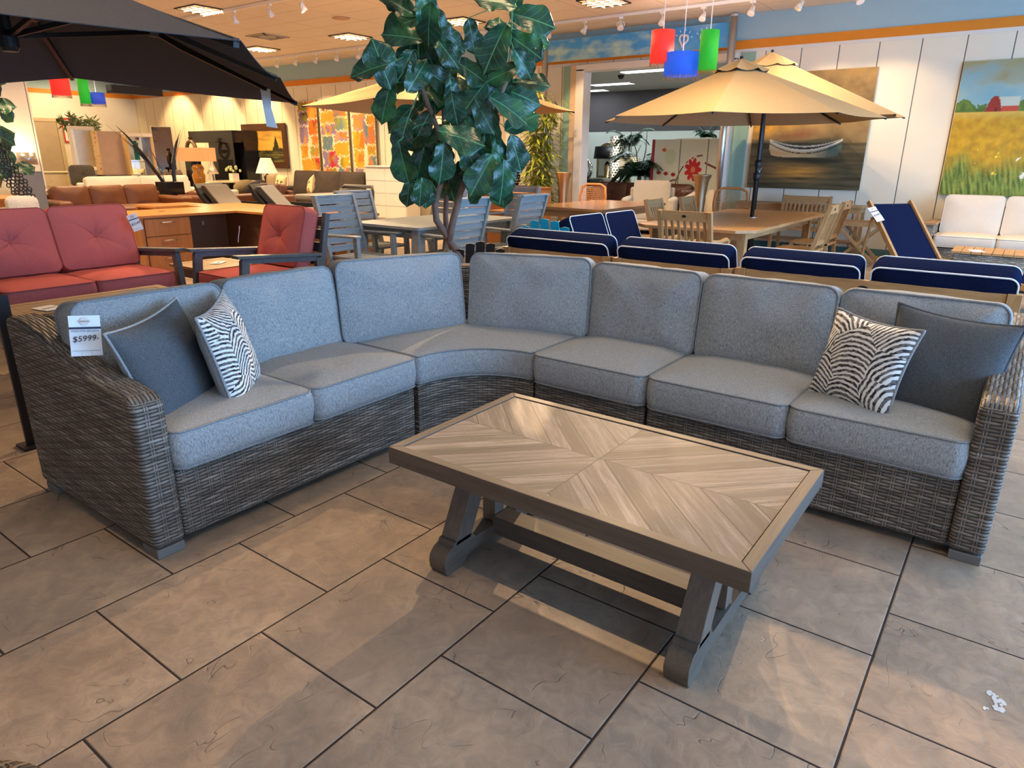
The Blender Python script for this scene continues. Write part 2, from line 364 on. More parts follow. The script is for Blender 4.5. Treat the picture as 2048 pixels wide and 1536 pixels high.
hgt=g.ma('ADD',hgt,g.ma('MULTIPLY',g.ramp(ed,[(.004,(0,0,0)),(.012,(1,1,1))]),.35)); g.bump(hgt,.6,.008)
g.b.inputs['Specular IOR Level'].default_value=.35
MT['floor']=g.fin(c,g.ma('ADD',g.ma('ADD',.42,g.ma('MULTIPLY',n2,.25)),g.ma('MULTIPLY',grout,.4)))
def panel_wall(name,axis,off,sp_=.5535,h='efe7d2',ang=0):
    g=G(name); s=g.n('SeparateXYZ'); g.l(g.coord('Object'),s.inputs[0]); t=g.ma('FRACT',g.ma('DIVIDE',g.ma('SUBTRACT',s.outputs[axis],off),sp_))
    d=g.ma('MINIMUM',t,g.ma('SUBTRACT',1,t)); gr=g.ma('LESS_THAN',d,.011); n_=g.noise(g.coord(),1.5,3)
    c=g.mix(n_,dark(C(h),.96),dark(C(h),1.03)); c=g.mix(gr,c,C('5d5a58')); g.bump(g.ramp(d,[(.005,(0,0,0)),(.02,(1,1,1))]),.5,.01); return g.fin(c,.5)
MT['panelY']=panel_wall('grooved wall panels',1,.596); MT['panelX']=panel_wall('grooved partition panels',0,.1)
MT['white']=plain('white paint','e8e4da',.5,var=.03); MT['upper']=plain('pale blue wall paint','9fbfca',.6,var=.03); MT['orange']=plain('orange border paint','e08a22',.5,var=.08)
MT['teal']=plain('sage green paint','8fb5a4',.55,var=.03); MT['dgray']=plain('dark grey wall paint','5f5b5e',.6,var=.03); MT['mint']=plain('pale mint wall paint','dfe9e2',.6,var=.02)
g=G('ceiling tile'); s=g.n('SeparateXYZ'); g.l(g.coord('Object'),s.inputs[0])
def grid(s_,o,p): t=g.ma('FRACT',g.ma('DIVIDE',g.ma('SUBTRACT',s_,o),p)); return g.ma('MINIMUM',t,g.ma('SUBTRACT',1,t))
d=g.ma('MINIMUM',grid(s.outputs[0],.595,.61),g.ma('MULTIPLY',grid(s.outputs[1],.2,1.22),2)); ln=g.ma('LESS_THAN',d,.018)
nn=g.noise(g.coord(),60,3); c=g.mix(g.ma('MULTIPLY',nn,.3),C('e2d6c4'),C('cbbda9')); MT['ceil']=g.fin(g.mix(ln,c,C('c5b9a8')),.85)
MT['ceil2']=plain('grey ceiling tile','b5b3ae',.85,var=.05)
MT['steel']=plain('brushed steel','e4e7ea',.3,1,var=.03); MT['brass']=plain('hammered silver gilt','c9b08a',.3,1,var=.1,scale=30,bump=.4)
MT['black']=plain('black metal','15161a',.45,var=.1); MT['rubber']=plain('black rubber','0f0f10',.6)
MT['wh_metal']=plain('white enamel','e9e7e2',.35,var=.02)
MT['wick']=wicker('grey brown wicker'); MT['wick2']=wicker('pale grey wicker',('a59a8a','c9c0b0','6b6254'),.055,.022,'3a332a')
MT['linen']=fabric('grey heather linen','64676a','bfc1c2'); MT['linenP']=fabric('grey heather piping','5f6265','a2a5a8')
MT['char']=fabric('charcoal woven cloth','3b3d3e','72757a',bump=.35)
MT['taupe']=wood('brushed taupe metal','514439','695b4f',1,.55,10,.15)
MT['taupeX']=wood('brushed taupe metal crosswise','514439','695b4f',0,.55,10,.15)
MT['taupeZ']=wood('brushed taupe metal upright','5d4e42','76675a',2,.42,10,.15)
MT['plinth']=plain('grey plinth','6a6763',.6)
# zebra cloth
g=G('zebra stroke cloth'); Q=g.coord('UV'); nz=g.n('TexNoise'); g.l(Q,nz.inputs['Vector']); nz.inputs['Scale'].default_value=9
mx=g.n('VectorMath',operation='MULTIPLY_ADD'); g.l(nz.outputs['Color'],mx.inputs[0]); mx.inputs[1].default_value=(.03,.03,0); g.l(Q,mx.inputs[2])
vo=g.n('TexVoronoi'); g.l(mx.outputs[0],vo.inputs['Vector']); vo.inputs['Scale'].default_value=6.2; vo.voronoi_dimensions='2D'
sc_=g.n('SeparateColor'); g.l(vo.outputs['Color'],sc_.inputs[0]); vr=g.n('VectorRotate',rotation_type='Z_AXIS'); sb=g.n('VectorMath',operation='SUBTRACT'); g.l(mx.outputs[0],sb.inputs[0]); g.l(vo.outputs['Position'],sb.inputs[1]); g.l(sb.outputs[0],vr.inputs['Vector']); g.l(g.ma('MULTIPLY',sc_.outputs[0],6.28),vr.inputs['Angle'])
s2=g.n('SeparateXYZ'); g.l(vr.outputs[0],s2.inputs[0]); ph=g.ma('ADD',s2.outputs[0],g.ma('MULTIPLY',g.ma('MULTIPLY',s2.outputs[1],s2.outputs[1]),4.5))
wv=g.ma('SINE',g.ma('ADD',g.ma('MULTIPLY',ph,310),g.ma('MULTIPLY',g.noise(Q,60,2),3.2)))
cdark=g.ramp(g.noise(Q,28,2),[(.42,C('2a262c')),(.5,C('7d7672')),(.6,C('38343a'))])
st=g.ramp(wv,[(.42,(0,0,0)),(.5,(1,1,1))]) if False else g.ma('GREATER_THAN',wv,.0)
c=g.mix(st,cdark,C('e6e3dd')); g.bump(g.ma('ADD',st,g.noise(Q,300,2)),.35,.002); MT['zebra']=g.fin(c,.9)
# table top tile
g=G('wood look tile inlay'); s=g.n('SeparateXYZ'); g.l(g.coord('Object'),s.inputs[0])
ax,by=g.ma('ABSOLUTE',s.outputs[0]),g.ma('ABSOLUTE',s.outputs[1]); q=g.ma('ADD',g.ma('MULTIPLY',g.ma('SIGN',s.outputs[0]),2),g.ma('SIGN',s.outputs[1]))
T=g.ma('MULTIPLY',g.ma('SUBTRACT',ax,by),.7071); L=g.ma('MULTIPLY',g.ma('ADD',ax,by),.7071)
Wd=.118; tr=g.ma('ADD',g.ma('DIVIDE',T,Wd),8.14); tid=g.ma('FLOOR',tr); ft=g.ma('FRACT',tr)
sub=g.ma('ADD',g.ma('MULTIPLY',ft,2.6),g.ma('MULTIPLY',g.ma('FRACT',g.ma('MULTIPLY',g.ma('ADD',tid,q),.37)),1)); sid=g.ma('FLOOR',sub)
cv=g.n('CombineXYZ'); g.l(tid,cv.inputs[0]); g.l(q,cv.inputs[1]); g.l(sid,cv.inputs[2]); wn=g.n('TexWhiteNoise'); g.l(cv.outputs[0],wn.inputs[0])
cw=g.n('CombineXYZ'); g.l(g.ma('ADD',g.ma('MULTIPLY',T,55),g.ma('MULTIPLY',wn.outputs[0],20)),cw.inputs[0]); g.l(g.ma('MULTIPLY',L,4.5),cw.inputs[1]); g.l(q,cw.inputs[2])
gr=g.noise(cw.outputs[0],1,6,.65,.4); sp2=g.noise(g.coord('Object'),120,2,.6)
c=g.ramp(wn.outputs[0],[(0,C('51463f')),(.35,C('6c605a')),(.6,C('8a7d76')),(.8,C('756860')),(1,C('94877f'))]); c=g.mix(g.ramp(gr,[(.38,(.75,.75,.75)),(.6,(0,0,0))]),c,C('5f5143')); c=g.mix(g.ramp(gr,[(.55,(0,0,0)),(.7,(.6,.6,.6))]),c,C('908579'))
c=g.mix(g.ramp(sp2,[(.66,(0,0,0)),(.72,(.8,.8,.8))]),c,C('4d4238'))
eg=g.ma('MINIMUM',g.ma('MULTIPLY',g.ma('MINIMUM',ft,g.ma('SUBTRACT',1,ft)),Wd),g.ma('MINIMUM',ax,by)); gl=g.ma('LESS_THAN',eg,.0016)
c=g.mix(gl,c,C('2e2a28')); g.bump(g.ma('SUBTRACT',gr,gl),.25,.002); MT['inlay']=g.fin(c,.6)
# ---------------- setting ----------------
struct('floor',MB().box(-4,12.3,-4.2,24.6,-.1,0),MT['floor'])
struct('ceiling',MB().box(-4,12.4,-4.2,24.6,3.66,3.76),MT['ceil'])
XW=12.2
w=MB().box(XW,XW+.15,-4.2,4.42,0,3.14).box(XW,XW+.15,7.40,24.6,0,3.14).box(XW,XW+.15,4.42,7.40,3.02,3.14); struct('wall_back',w,MT['panelY'])
struct('wall_back_upper',MB().box(XW,XW+.15,-4.2,24.6,3.27,3.66),MT['upper'])
struct('trim_1',MB().box(XW-.02,XW+.15,-4.2,24.6,3.14,3.27),MT['orange'])
struct('trim_2',MB().box(XW-.012,XW,-4.2,4.3,3.09,3.14).box(XW-.012,XW,7.6,24.4,3.09,3.14),MT['white'])
struct('wall_left',MB().box(-4,XW,24.5,24.6,0,3.14),MT['white'])
struct('wall_left_upper',MB().box(-4,XW,24.5,24.6,3.27,3.66),MT['upper'])
struct('trim_3',MB().box(-4,XW,24.48,24.6,3.14,3.27),MT['orange'])
struct('wall_front',MB().box(-4.1,-4,-4.2,24.6,0,3.66),MT['white'])
struct('wall_partition',MB().box(-.5,5.67,15.2,15.35,0,3.66),MT['panelX'])
struct('baseboard_back',MB().box(XW-.015,XW,-4.2,4.0,0,.1).box(XW-.015,XW,7.7,24.4,0,.1),plain('teal baseboard','4f7f86',.5))
# storefront window wall
wf=MB().box(-4,12.35,-4.3,-4.2,0,.35).box(-4,12.35,-4.3,-4.2,2.85,3.66)
for x in (-3.9,-.8,2.0,4.8,7.6,10.4,12.25): wf.box(x-.1,x+.1,-4.3,-4.2,.35,2.85)
struct('wall_right',wf,MT['white'])
for i,(a,b) in enumerate(((-3.8,-.9),(-.7,1.9),(2.1,4.7),(4.9,7.5),(7.7,10.3),(10.5,12.15))):
    struct('window_%d'%(i+1),MB().box(a,a+.05,-4.28,-4.22,.35,2.85).box(b-.05,b,-4.28,-4.22,.35,2.85).box(a,b,-4.28,-4.22,.35,.4).box(a,b,-4.28,-4.22,2.8,2.85),MT['steel'])
# door opening trim, sage strips
struct('trim_4',MB().box(XW-.06,XW+.22,7.27,7.45,0,3.02).box(XW-.06,XW+.22,4.36,4.42,0,3.02).box(XW-.06,XW+.22,4.36,7.45,2.98,3.10),MT['wh_metal'],bevel=.01)
struct('trim_5',MB().box(XW-.03,XW,7.58,7.74,0,3.09).box(XW-.03,XW,4.07,4.30,0,3.09),MT['teal'])
struct('trim_6',MB().box(XW-.035,XW,7.45,7.58,0,3.09),plain('peach casing','e0c3a0',.5))
# back room
struct('floor_back_room',MB().box(12.3,20,-1,14,-.1,0),plain('beige carpet','8f8274',.95))
struct('ceiling_back_room',MB().box(12.35,20,-1,14,3.35,3.42),MT['ceil2'])
struct('wall_back_room',MB().box(20,20.1,-1,14,0,2.2),MT['mint'])
struct('wall_back_room_upper',MB().box(20,20.1,-1,14,2.2,3.35),MT['dgray'])
struct('wall_back_room_side',MB().box(12.35,20,14,14.1,0,3.35).box(12.35,20,-1.1,-1,0,3.35),MT['mint'])
# far door and column in the left wall
struct('door_1',MB().box(8.75,9.72,24.44,24.5,0,2.34),plain('grey beige door paint','b0a18c',.5),bevel=.01)
struct('trim_7',MB().box(8.65,8.75,24.42,24.5,0,2.44).box(9.72,9.82,24.42,24.5,0,2.44).box(8.65,9.82,24.42,24.5,2.34,2.44),plain('beige casing','c2b193',.5))
TL=emis('troffer diffuser','ffd48c',.42)
for i,(x,y) in enumerate(TROF):
    lb={(7.0,11.4):'square recessed ceiling light beside the black umbrella, nearest the middle track',(10.1,14.35):'square recessed ceiling light farthest left, just above the black umbrella slope',(10.1,11.4):'square recessed ceiling light left of the fig tree top',(10.1,8.55):'square recessed ceiling light showing between the fig leaves',(10.1,5.75):'square recessed ceiling light at the top edge above the doorway'}.get((x,y))
    t=thing('ceiling_light',lb or 'square recessed ceiling light overhead, outside the photograph','ceiling light',(x,y,3.655),group='recessed square ceiling lights' if lb else 'recessed ceiling lights outside the photograph')
    if i==0:
        fr=MB().box(-.305,.305,-.305,-.285,-.012,.004).box(-.305,.305,.285,.305,-.012,.004).box(-.305,-.285,-.285,.285,-.012,.004).box(.285,.305,-.285,.285,-.012,.004); a=build('frame',fr,MT['black'],t)
        b=build('diffuser',MB().box(-.285,.285,-.285,.285,-.004,.003),TL,t)
        lv=MB()
        for k in (-.143,0,.143): lv.box(k-.010,k+.010,-.285,.285,-.03,-.004).box(-.285,.285,k-.010,k+.010,-.03,-.004)
        c_=build('louvre',lv,MT['wh_metal'],t); proto=(a,b,c_)
    else:
        for o in proto: q=o.copy(); COL.objects.link(q); q.parent=t
# ---------------- sectional sofa ----------------
LIN,PIP=MT['linen'],MT['linenP']
def arm_prism(mb,x0,x1,flip=False):
    pr=[(0,.035),(0,.585),(.012,.615),(.05,.632),(.25,.65),(.5,.69),(.72,.755),(.85,.78),(.97,.785),(1.02,.775),(1.0,.035)]
    return mb.prism(pr,x0,x1,'x')
SEAT=rrect(.315,.325,.05)
def sofa_piece(name,label,n,arm,loc,rz):
    """local: x to the right along the seat front, y to the back; arm: -1 left end, 1 right end, 0 none"""
    W=.635*n+(.12 if arm else 0)-.004; t=thing(name,label,'sofa',loc,rz)
    x0=.12 if arm==-1 else 0; x1=x0+.635*n-.004
    WDIR[0]='x'
    build('frame',MB().box(x0,x1,.012,.97,.035,.315),MT['wick'],t,bevel=.018,uv=True)
    build('back_panel',MB().prism([(.80,.3),(.985,.3),(1.02,.745),(.985,.775),(.90,.775),(.86,.74)],x0,x1,'x'),MT['wick'],t,bevel=.02,uv=True)
    if arm:
        a=MB(); xa=(0,.12) if arm==-1 else (x1,x1+.12); arm_prism(a,*xa); WDIR[0]='y'; build('armrest',a,MT['wick'],t,bevel=.022,uv=True,segs=3); WDIR[0]='x'
    for px in (0.005,W-.11):
        for py in (.0,.86): build('foot',MB().box(px,px+.105,py,py+.11,0,.036),MT['plinth'],t,bevel=.003)
    for i in range(n):
        cx=x0+.3175+.635*i
        M=Matrix.Translation((cx-.001,.31,.395)); cushion('seat_cushion',SEAT,.072,M,LIN,PIP,t,pr=.0045,seed=i+loc[0]*3,puff=.028,bulge=.012,crump=.005,pucker=.002)
        M=rotM((cx-.002+.006*(i-.5)+(-.045 if arm==-1 else .03),.585+.012*i,.655),0,math.radians(82))
        cushion('back_cushion',rrect(.314,.217,.055),.072,M,LIN,PIP,t,seed=i*5+loc[1]*2+3,puff=.04,bulge=.012,crump=.014,pucker=.02)
    return t
sofa_piece('wicker_loveseat','wicker loveseat end of the sectional at the left, beside the red seating, with one arm',2,-1,(.997,2.349,0),0)
sofa_piece('wicker_chair','single armless wicker seat of the sectional, between curved corner and right end',1,0,(2.802,1.919,0),-PI/2)
sofa_piece('wicker_loveseat','wicker loveseat end of the sectional at the right edge, in front of the navy sofa',2,1,(2.802,1.277,0),-PI/2)
# curved corner
t=thing('wicker_corner','curved wicker corner of the sectional with a wedge seat and two back cushions','sofa',(2.392,1.925,0))
def arc(r_,a0,a1,n): return [(r_*math.cos(a0+(a1-a0)*i/n),r_*math.sin(a0+(a1-a0)*i/n)) for i in range(n+1)]
def sector(ri,ro,e=.004): 
    a=e; return [(x+a,y+a) for x,y in arc(ri,0,PI/2,14)]+[(x,y) for x,y in arc(ro,PI/2,0,28)]
def curved(ri,ro,z0,z1,n=28):
    vs=[];fs=[];uv=[]
    for i in range(n+1):
        a=PI/2*i/n; a=.003+(PI/2-.006)*i/n
        for (r_,z) in ((ri,z0),(ri,z1-.012),(ri+.012,z1),(ro-.012,z1),(ro,z1-.012),(ro,z0)): vs.append((r_*math.cos(a),r_*math.sin(a),z))
    for i in range(n):
        for j in range(6): k=(j+1)%6; fs.append((i*6+j,(i+1)*6+j,(i+1)*6+k,i*6+k))
    fs+=[tuple(range(6)),tuple(n*6+j for j in range(6))[::-1]]
    return vs,fs
def curved_uv(o):
    me=o.data; ul=me.uv_layers.new(name='UVMap')
    for p in me.polygons:
        for li in p.loop_indices:
            c=me.vertices[me.loops[li].vertex_index].co; a=math.atan2(c.y,c.x); R=math.hypot(c.x,c.y); ul.data[li].uv=(a*R,c.z if abs(p.normal.z)<.7 else R)
vs,fs=curved(.425,1.40,.035,.315); o=build('frame',MB().add(vs,fs),MT['wick'],t,smooth=False); curved_uv(o)
vs,fs=curved(1.27,1.41,.3,.775); o=build('back_panel',MB().add(vs,fs),MT['wick'],t); curved_uv(o)
build('foot',MB().box(.02,.12,1.25,1.35,0,.036),MT['plinth'],t); build('foot',MB().box(1.25,1.35,.02,.12,0,.036),MT['plinth'],t)
out=[(x+.008,y+.008) for x,y in arc(.41,0,PI/2,18)]+[(.008,.41+.075*i) for i in range(1,10)]+[(x,y) for x,y in arc(1.10,PI/2-.01,.01,24)]+[(1.09-.075*i,.008) for i in range(1,9)]
cushion('seat_cushion',out,.072,Matrix.Translation((0,0,.395)),LIN,PIP,t,pr=.0045,puff=.02,bulge=.01,seed=9,centre=(.56,.56),pucker=.002)
for (p,q,sd) in (((2.335,2.84),(3.048,2.58),11),((3.05,2.562),(3.275,1.875),17)):
    m=Vector(((p[0]+q[0])/2-2.392,(p[1]+q[1])/2-1.925,0)); d=Vector((q[0]-p[0],q[1]-p[1],0)); Lh=d.length; d.normalize(); nrm=Vector((d.y,-d.x,0))  # faces the room
    n_=Vector((nrm.x,nrm.y,.14)).normalized(); c=m-nrm*.095+Vector((0,0,.668))
    cushion('back_cushion',rrect(Lh/2-.004,.222,.055),.072,frameM(c,n_),LIN,PIP,t,seed=sd,puff=.04,bulge=.012,crump=.014,pucker=.02)
# ---------------- throw pillows ----------------
def throw(name,label,size,o,n,roll,mf,mbk,seed,group=None,ear=.1,thick=.17):
    t=thing(name,label,'pillow',(0,0,0)); M=frameM(o,n,roll=roll); t.matrix_world=M
    vs,fs,per,nf=pillow_mb(size,size,thick,seed,ear)
    me=MB().add(vs,fs); me.mi=[0]*nf+[1]*nf
    ms=bpy.data.meshes.new('cover'); ms.from_pydata(vs,[],fs); ms.materials.append(mf); ms.materials.append(mbk); ms.polygons.foreach_set('material_index',me.mi)
    ul=ms.uv_layers.new(name='UVMap')
    for p in ms.polygons:
        p.use_smooth=True
        for li in p.loop_indices: c=ms.vertices[ms.loops[li].vertex_index].co; ul.data[li].uv=(c.x+seed,c.y)
    o_=bpy.data.objects.new('cover',ms); COL.objects.link(o_); o_.parent=t
    build('piping',MB().tube(per,.006,6,True),mbk,t,smooth=True); return t
cdx=lambda x,y:Vector((x,y,0))
throw('throw_pillow','plain charcoal throw pillow with pale piping at the left end beside the price tag',.46,(1.30,2.66,.615),(.46,-.86,.25),.10,MT['char'],LIN,3,thick=.16)
throw('throw_pillow','zebra print throw pillow on the left loveseat, leaning beside the charcoal pillow',.46,(1.56,2.64,.62),(.68,-.68,.22),.06,MT['zebra'],LIN,5,thick=.15)
throw('throw_pillow','zebra print throw pillow on the right loveseat, leaning on the charcoal pillow',.385,(3.02,.435,.635),(-.86,.42,.26),-.04,MT['zebra'],LIN,8,thick=.15)
throw('throw_pillow','plain charcoal throw pillow against the right arm of the sectional',.45,(3.15,.165,.635),(-.95,.10,.30),-.06,MT['char'],MT['char'],6,thick=.15)
price_tag('price_tag','large white price card reading 5999 dollars hanging at the left arm',frameM((1.045,2.72,.79),(-.35,-.93,.1),roll=-.09),.10,.148,'$5999-')
# ---------------- coffee table ----------------
t=thing('coffee_table','rectangular coffee table with wood look tile top and taupe trestle legs','table',(1.886,1.012,0))
hx,hy=.368,.634; zt=.466
fr=MB(); wd_=.036
def mitre(mb,a,b,c,d,z0,z1): mb.prism([a,b,c,d],z0,z1)
o_=[(-hx,-hy),(hx,-hy),(hx,hy),(-hx,hy)]; i_=[(-hx+wd_,-hy+wd_),(hx-wd_,-hy+wd_),(hx-wd_,hy-wd_),(-hx+wd_,hy-wd_)]
fa,fb=MB(),MB()
for k in range(4):
    build('top_frame',MB().prism([o_[k],o_[(k+1)%4],i_[(k+1)%4],i_[k]],zt-.062,zt),MT['taupe' if k%2 else 'taupeX'],t,bevel=.0025)

build('tile_top',MB().box(-hx+wd_+.003,hx-wd_-.003,-hy+wd_+.003,hy-wd_-.003,zt-.03,zt-.004),MT['inlay'],t)
for sy in (1,-1):
    y0=sy*.455; a,b=y0-.038,y0+.038
    def pz(poly,n_,mm): return build(n_,MB().prism(poly,a,b,'y'),mm,t,bevel=.002)
    foot=[(-.315,0),(-.235,0),(-.215,.018),(-.2,.032),(.2,.032),(.215,.018),(.235,0),(.315,0),(.325,.018),(.33,.045),(.325,.07),(.305,.092),(.28,.10),(.272,.115),(.18,.115),(.15,.085),(-.15,.085),(-.18,.115),(-.272,.115),(-.28,.10),(-.305,.092),(-.325,.07),(-.33,.045),(-.325,.018)]
    pz(foot,'foot_rail',MT['taupeX'])
    for sx in (1,-1):
        q=[(sx*.268,.098),(sx*.185,.098),(sx*.032,.404),(sx*.117,.404)]; pz(q,'leg',MT['taupeZ'])
    build('post',MB().box(-.028,.028,y0-.03,y0+.03,.088,.404),MT['taupeZ'],t,bevel=.002)
build('stretcher',MB().box(-.045,.045,-.425,.425,.045,.12),MT['taupe'],t,bevel=.003)
for sy in (-.46,.46): build('crossbar',MB().box(-.2,.2,sy-.04,sy+.04,.385,.405),MT['taupeX'],t)
# ---------------- midground materials ----------------
MT['red']=fabric('brick red canvas','ad5452','cd7975',bump=.12,sc_=700); MT['redP']=plain('brick red piping','a54f4c',.9)
MT['slate']=wood('grey recycled board','4c5157','5f656b',0,.55,10,.05); MT['grayw']=wood('weathered grey board','7c858c','959c9f',0,.5,12,.06)
MT['tanw']=wood('tan slat board','8d7350','ab8f68',0,.5,14,.06); MT['tanwY']=wood('tan slat board lengthwise','8d7350','ab8f68',1,.5,14,.06)
MT['maple']=wood('honey maple veneer','b87434','ca8644',0,.35,8,.03); MT['mapleZ']=wood('honey maple veneer upright','ad6d36','c2824a',2,.4,8,.03); MT['dkwood']=plain('dark brown veneer','6a4936',.5)
MT['teak']=wood('teak','a5794c','c39a68',0,.45,16,.06); MT['teakY']=wood('teak lengthwise','a5794c','c39a68',1,.45,16,.06); MT['teakZ']=wood('teak upright','a5794c','c39a68',2,.45,16,.06)
MT['navy']=fabric('navy canvas','0c1124','1f294c',bump=.1,sc_=700); MT['wpipe']=plain('white piping','e6ebf2',.8,var=.02)
MT['canopyK']=fabric('black canopy cloth','4a494d','5f5f64',bump=.08,sc_=300); MT['canopyT']=fabric('tan canopy cloth','a99370','c0aa86',bump=.06,sc_=300)
MT['turq']=plain('turquoise board','18a0b8',.4); MT['bark']=plain('grey brown bark','7a6459',.9,var=.45,scale=18,bump=.9)
g=G('fig leaf'); uvc=g.coord('UV'); sx_=g.n('SeparateXYZ'); g.l(uvc,sx_.inputs[0]); vv=g.ma('ABSOLUTE',sx_.outputs[1])
mid=g.ma('LESS_THAN',vv,.035); vein=g.ma('LESS_THAN',g.ma('ABSOLUTE',g.ma('SUBTRACT',g.ma('FRACT',g.ma('SUBTRACT',g.ma('MULTIPLY',sx_.outputs[0],6),g.ma('MULTIPLY',vv,1.9))),.5)),.035)
n_=g.noise(g.coord('Object'),5,3); c=g.ramp(n_,[(.3,C('0d2c20')),(.55,C('1b4a36')),(.75,C('356f3c'))]); c=g.mix(g.ma('MULTIPLY',g.ma('MAXIMUM',mid,g.ma('MULTIPLY',vein,.5)),.65),c,C('5c9d6c'))
wv_=g.n('TexWave'); g.l(uvc,wv_.inputs[0]); g.bump(g.ma('ADD',g.ma('MULTIPLY',vein,.6),g.noise(uvc,6,2)),.3,.01); MT['leaf']=g.fin(c,.30)
def slats(mb,x0,x1,z0,z1,n,yf,th=.02,gap=.012):
    """n horizontal boards between heights z0,z1; yf(z) gives their y"""
    h=(z1-z0-gap*(n-1))/n
    for i in range(n):
        a=z0+i*(h+gap); mb.bar((x0,yf(a+h/2),a+h/2),(x1,yf(a+h/2),a+h/2),th,h)
    return mb
# ---------------- fig tree ----------------
def leaf_mesh(M,L,mb,uvs,sd,wd=.74):
    n,m=14,4; prof=[float(v) for v in np.interp(np.linspace(0,1,15),[0,.04,.12,.25,.4,.55,.7,.82,.91,.965,1],[.05,.32,.55,.66,.76,.92,1.0,.95,.76,.48,.06])]; o=len(mb.v); r_=random.Random(sd); bend=r_.uniform(.15,.6); cup=r_.uniform(-.1,.3)
    for i in range(n+1):
        t=i/n
        for j in range(-m,m+1):
            s_=j/m; y=s_*prof[i]*L*wd/2; x=t*L*(1-.10*abs(s_)**2*(t>.5)); z=-bend*L*t*t*.5+cup*abs(y)+.012*math.sin(t*14+s_*2+sd)*abs(s_)
            mb.v.append(tuple(M@Vector((x,y,z)))); uvs.append((t,s_*prof[i]))
    w_=2*m+1
    for i in range(n):
        for j in range(2*m): a=o+i*w_+j; mb.f.append((a,a+1,a+1+w_,a+w_)); mb.mi.append(0)
def foliage(name,specs,parent,mat_=None,wd=.68,stalk=.12):
    mb=MB(); uvs=[]
    for k,(p,d,nrm,L) in enumerate(specs):
        d=Vector(d).normalized(); nrm=Vector(nrm); nrm=(nrm-d*nrm.dot(d)).normalized(); y=nrm.cross(d)
        M=Matrix(((d.x,y.x,nrm.x,p[0]),(d.y,y.y,nrm.y,p[1]),(d.z,y.z,nrm.z,p[2]),(0,0,0,1))); leaf_mesh(M,L,mb,uvs,k,wd)
    me=bpy.data.meshes.new(name); me.from_pydata(mb.v,[],mb.f); me.materials.append(mat_ or MT['leaf']); ul=me.uv_layers.new(name='UVMap')
    ul.data.foreach_set('uv',np.array([uvs[l.vertex_index] for l in me.loops]).ravel()); me.polygons.foreach_set('use_smooth',[True]*len(me.polygons))
    o=bpy.data.objects.new(name,me); COL.objects.link(o); o.parent=parent; return o
LEAF=[(-0.145,2.394,-70,0.26),(-0.326,2.321,-160,0.27),(-0.054,2.311,-60,0.24),(-0.313,2.221,170,0.28),(-0.274,2.136,-110,0.24),(-0.023,2.196,-20,0.29),(-0.016,2.117,-50,0.23),(-0.451,2.014,108,0.32),(-0.538,1.989,-165,0.26),(-0.154,2.13,-60,0.27),(-0.22,1.962,55,0.27),(-0.445,1.788,-110,0.27),(-0.352,1.699,-140,0.26),(-0.304,2.025,-120,0.24),(-0.089,1.964,-30,0.25),(-0.109,1.867,-10,0.2),(0.157,2.001,-30,0.26),(0.315,2.147,-120,0.34),(0.526,2.167,-35,0.29),(0.333,2.428,165,0.28),(0.584,2.364,-10,0.32),(0.368,2.282,175,0.22),(0.47,2.462,85,0.18),(0.622,2.185,5,0.16),(0.51,2.039,-50,0.23),(0.582,1.943,0,0.26),(0.53,1.868,-15,0.32),(0.423,1.759,-25,0.32),(0.173,1.83,-130,0.27),(0.532,1.685,30,0.29),(0.03,1.754,-80,0.23),(0.071,1.561,-15,0.33),(-0.101,1.517,-115,0.32),(-0.242,1.583,-140,0.26),(-0.331,1.582,-110,0.24),(-0.241,1.335,-105,0.33),(-0.059,1.388,-95,0.29),(-0.025,1.258,-75,0.31),(0.361,1.444,-75,0.27),(0.484,1.453,-70,0.28),(0.223,1.312,-120,0.32),(0.379,1.26,-90,0.31),(0.197,1.52,-30,0.24),(0.091,1.705,-40,0.26),(0.023,1.852,-80,0.22),(0.243,1.706,-60,0.26),(0.288,1.623,-100,0.24),(0.133,1.45,-60,0.29),(0.152,1.57,-150,0.24),(-0.186,1.659,-120,0.22),(-0.132,2.271,-100,0.26),(-0.203,2.208,-140,0.26),(-0.384,1.959,-100,0.2),(0.377,1.988,-160,0.24),(0.103,1.919,150,0.2),(-0.322,2.412,150,0.24),(-0.379,2.456,170,0.16),(0.386,1.899,-130,0.22),(0.297,1.84,-60,0.26),(-0.339,1.386,-80,0.29),(-0.219,1.186,-95,0.2),(-0.259,2.504,120,0.22),(-0.167,2.514,70,0.22),(0.418,2.521,100,0.2),(-0.311,1.175,-100,0.18),(-0.183,1.176,-90,0.2),(0.185,1.16,-130,0.15),(0.37,1.196,-80,0.26),(-0.081,1.212,-70,0.24)]
t=thing('fig_tree','tall fiddle leaf fig tree with twisted trunks behind the curved corner','tree',(4.05,3.55,0))
RT=Vector((.659,-.752,0)); VD=Vector((.752,.659,0))
def tl(u_,z,d=0): return RT*u_+VD*d+Vector((0,0,z))
tr=MB()
for pts,r0,r1,d0,d1 in (([(.10,.0),(.09,.4),(.076,.625),(.028,.742),(-.043,.856),(-.117,.969),(-.125,1.08),(-.1,1.172),(-.044,1.334),(-.047,1.511),(-.116,1.683),(-.193,1.884),(-.211,2.081)],.034,.014,0,-.05),
    ([(0,.742),(-.043,.856),(-.048,1.006),(-.037,1.154),(-.007,1.334),(-.041,1.476)],.024,.014,.05,.12),([(-.025,.818),(.005,.95),(.045,1.08),(.065,1.172),(.162,1.371),(.238,1.513),(.312,1.671),(.367,1.859),(.411,1.96)],.028,.015,-.02,-.12)):
    n=len(pts); tr.tube([tl(p[0],p[1],d0+(d1-d0)*i/n) for i,p in enumerate(pts)],[r0+(r1-r0)*i/n for i in range(n)],10)
build('trunk',tr,MT['bark'],t,smooth=True)
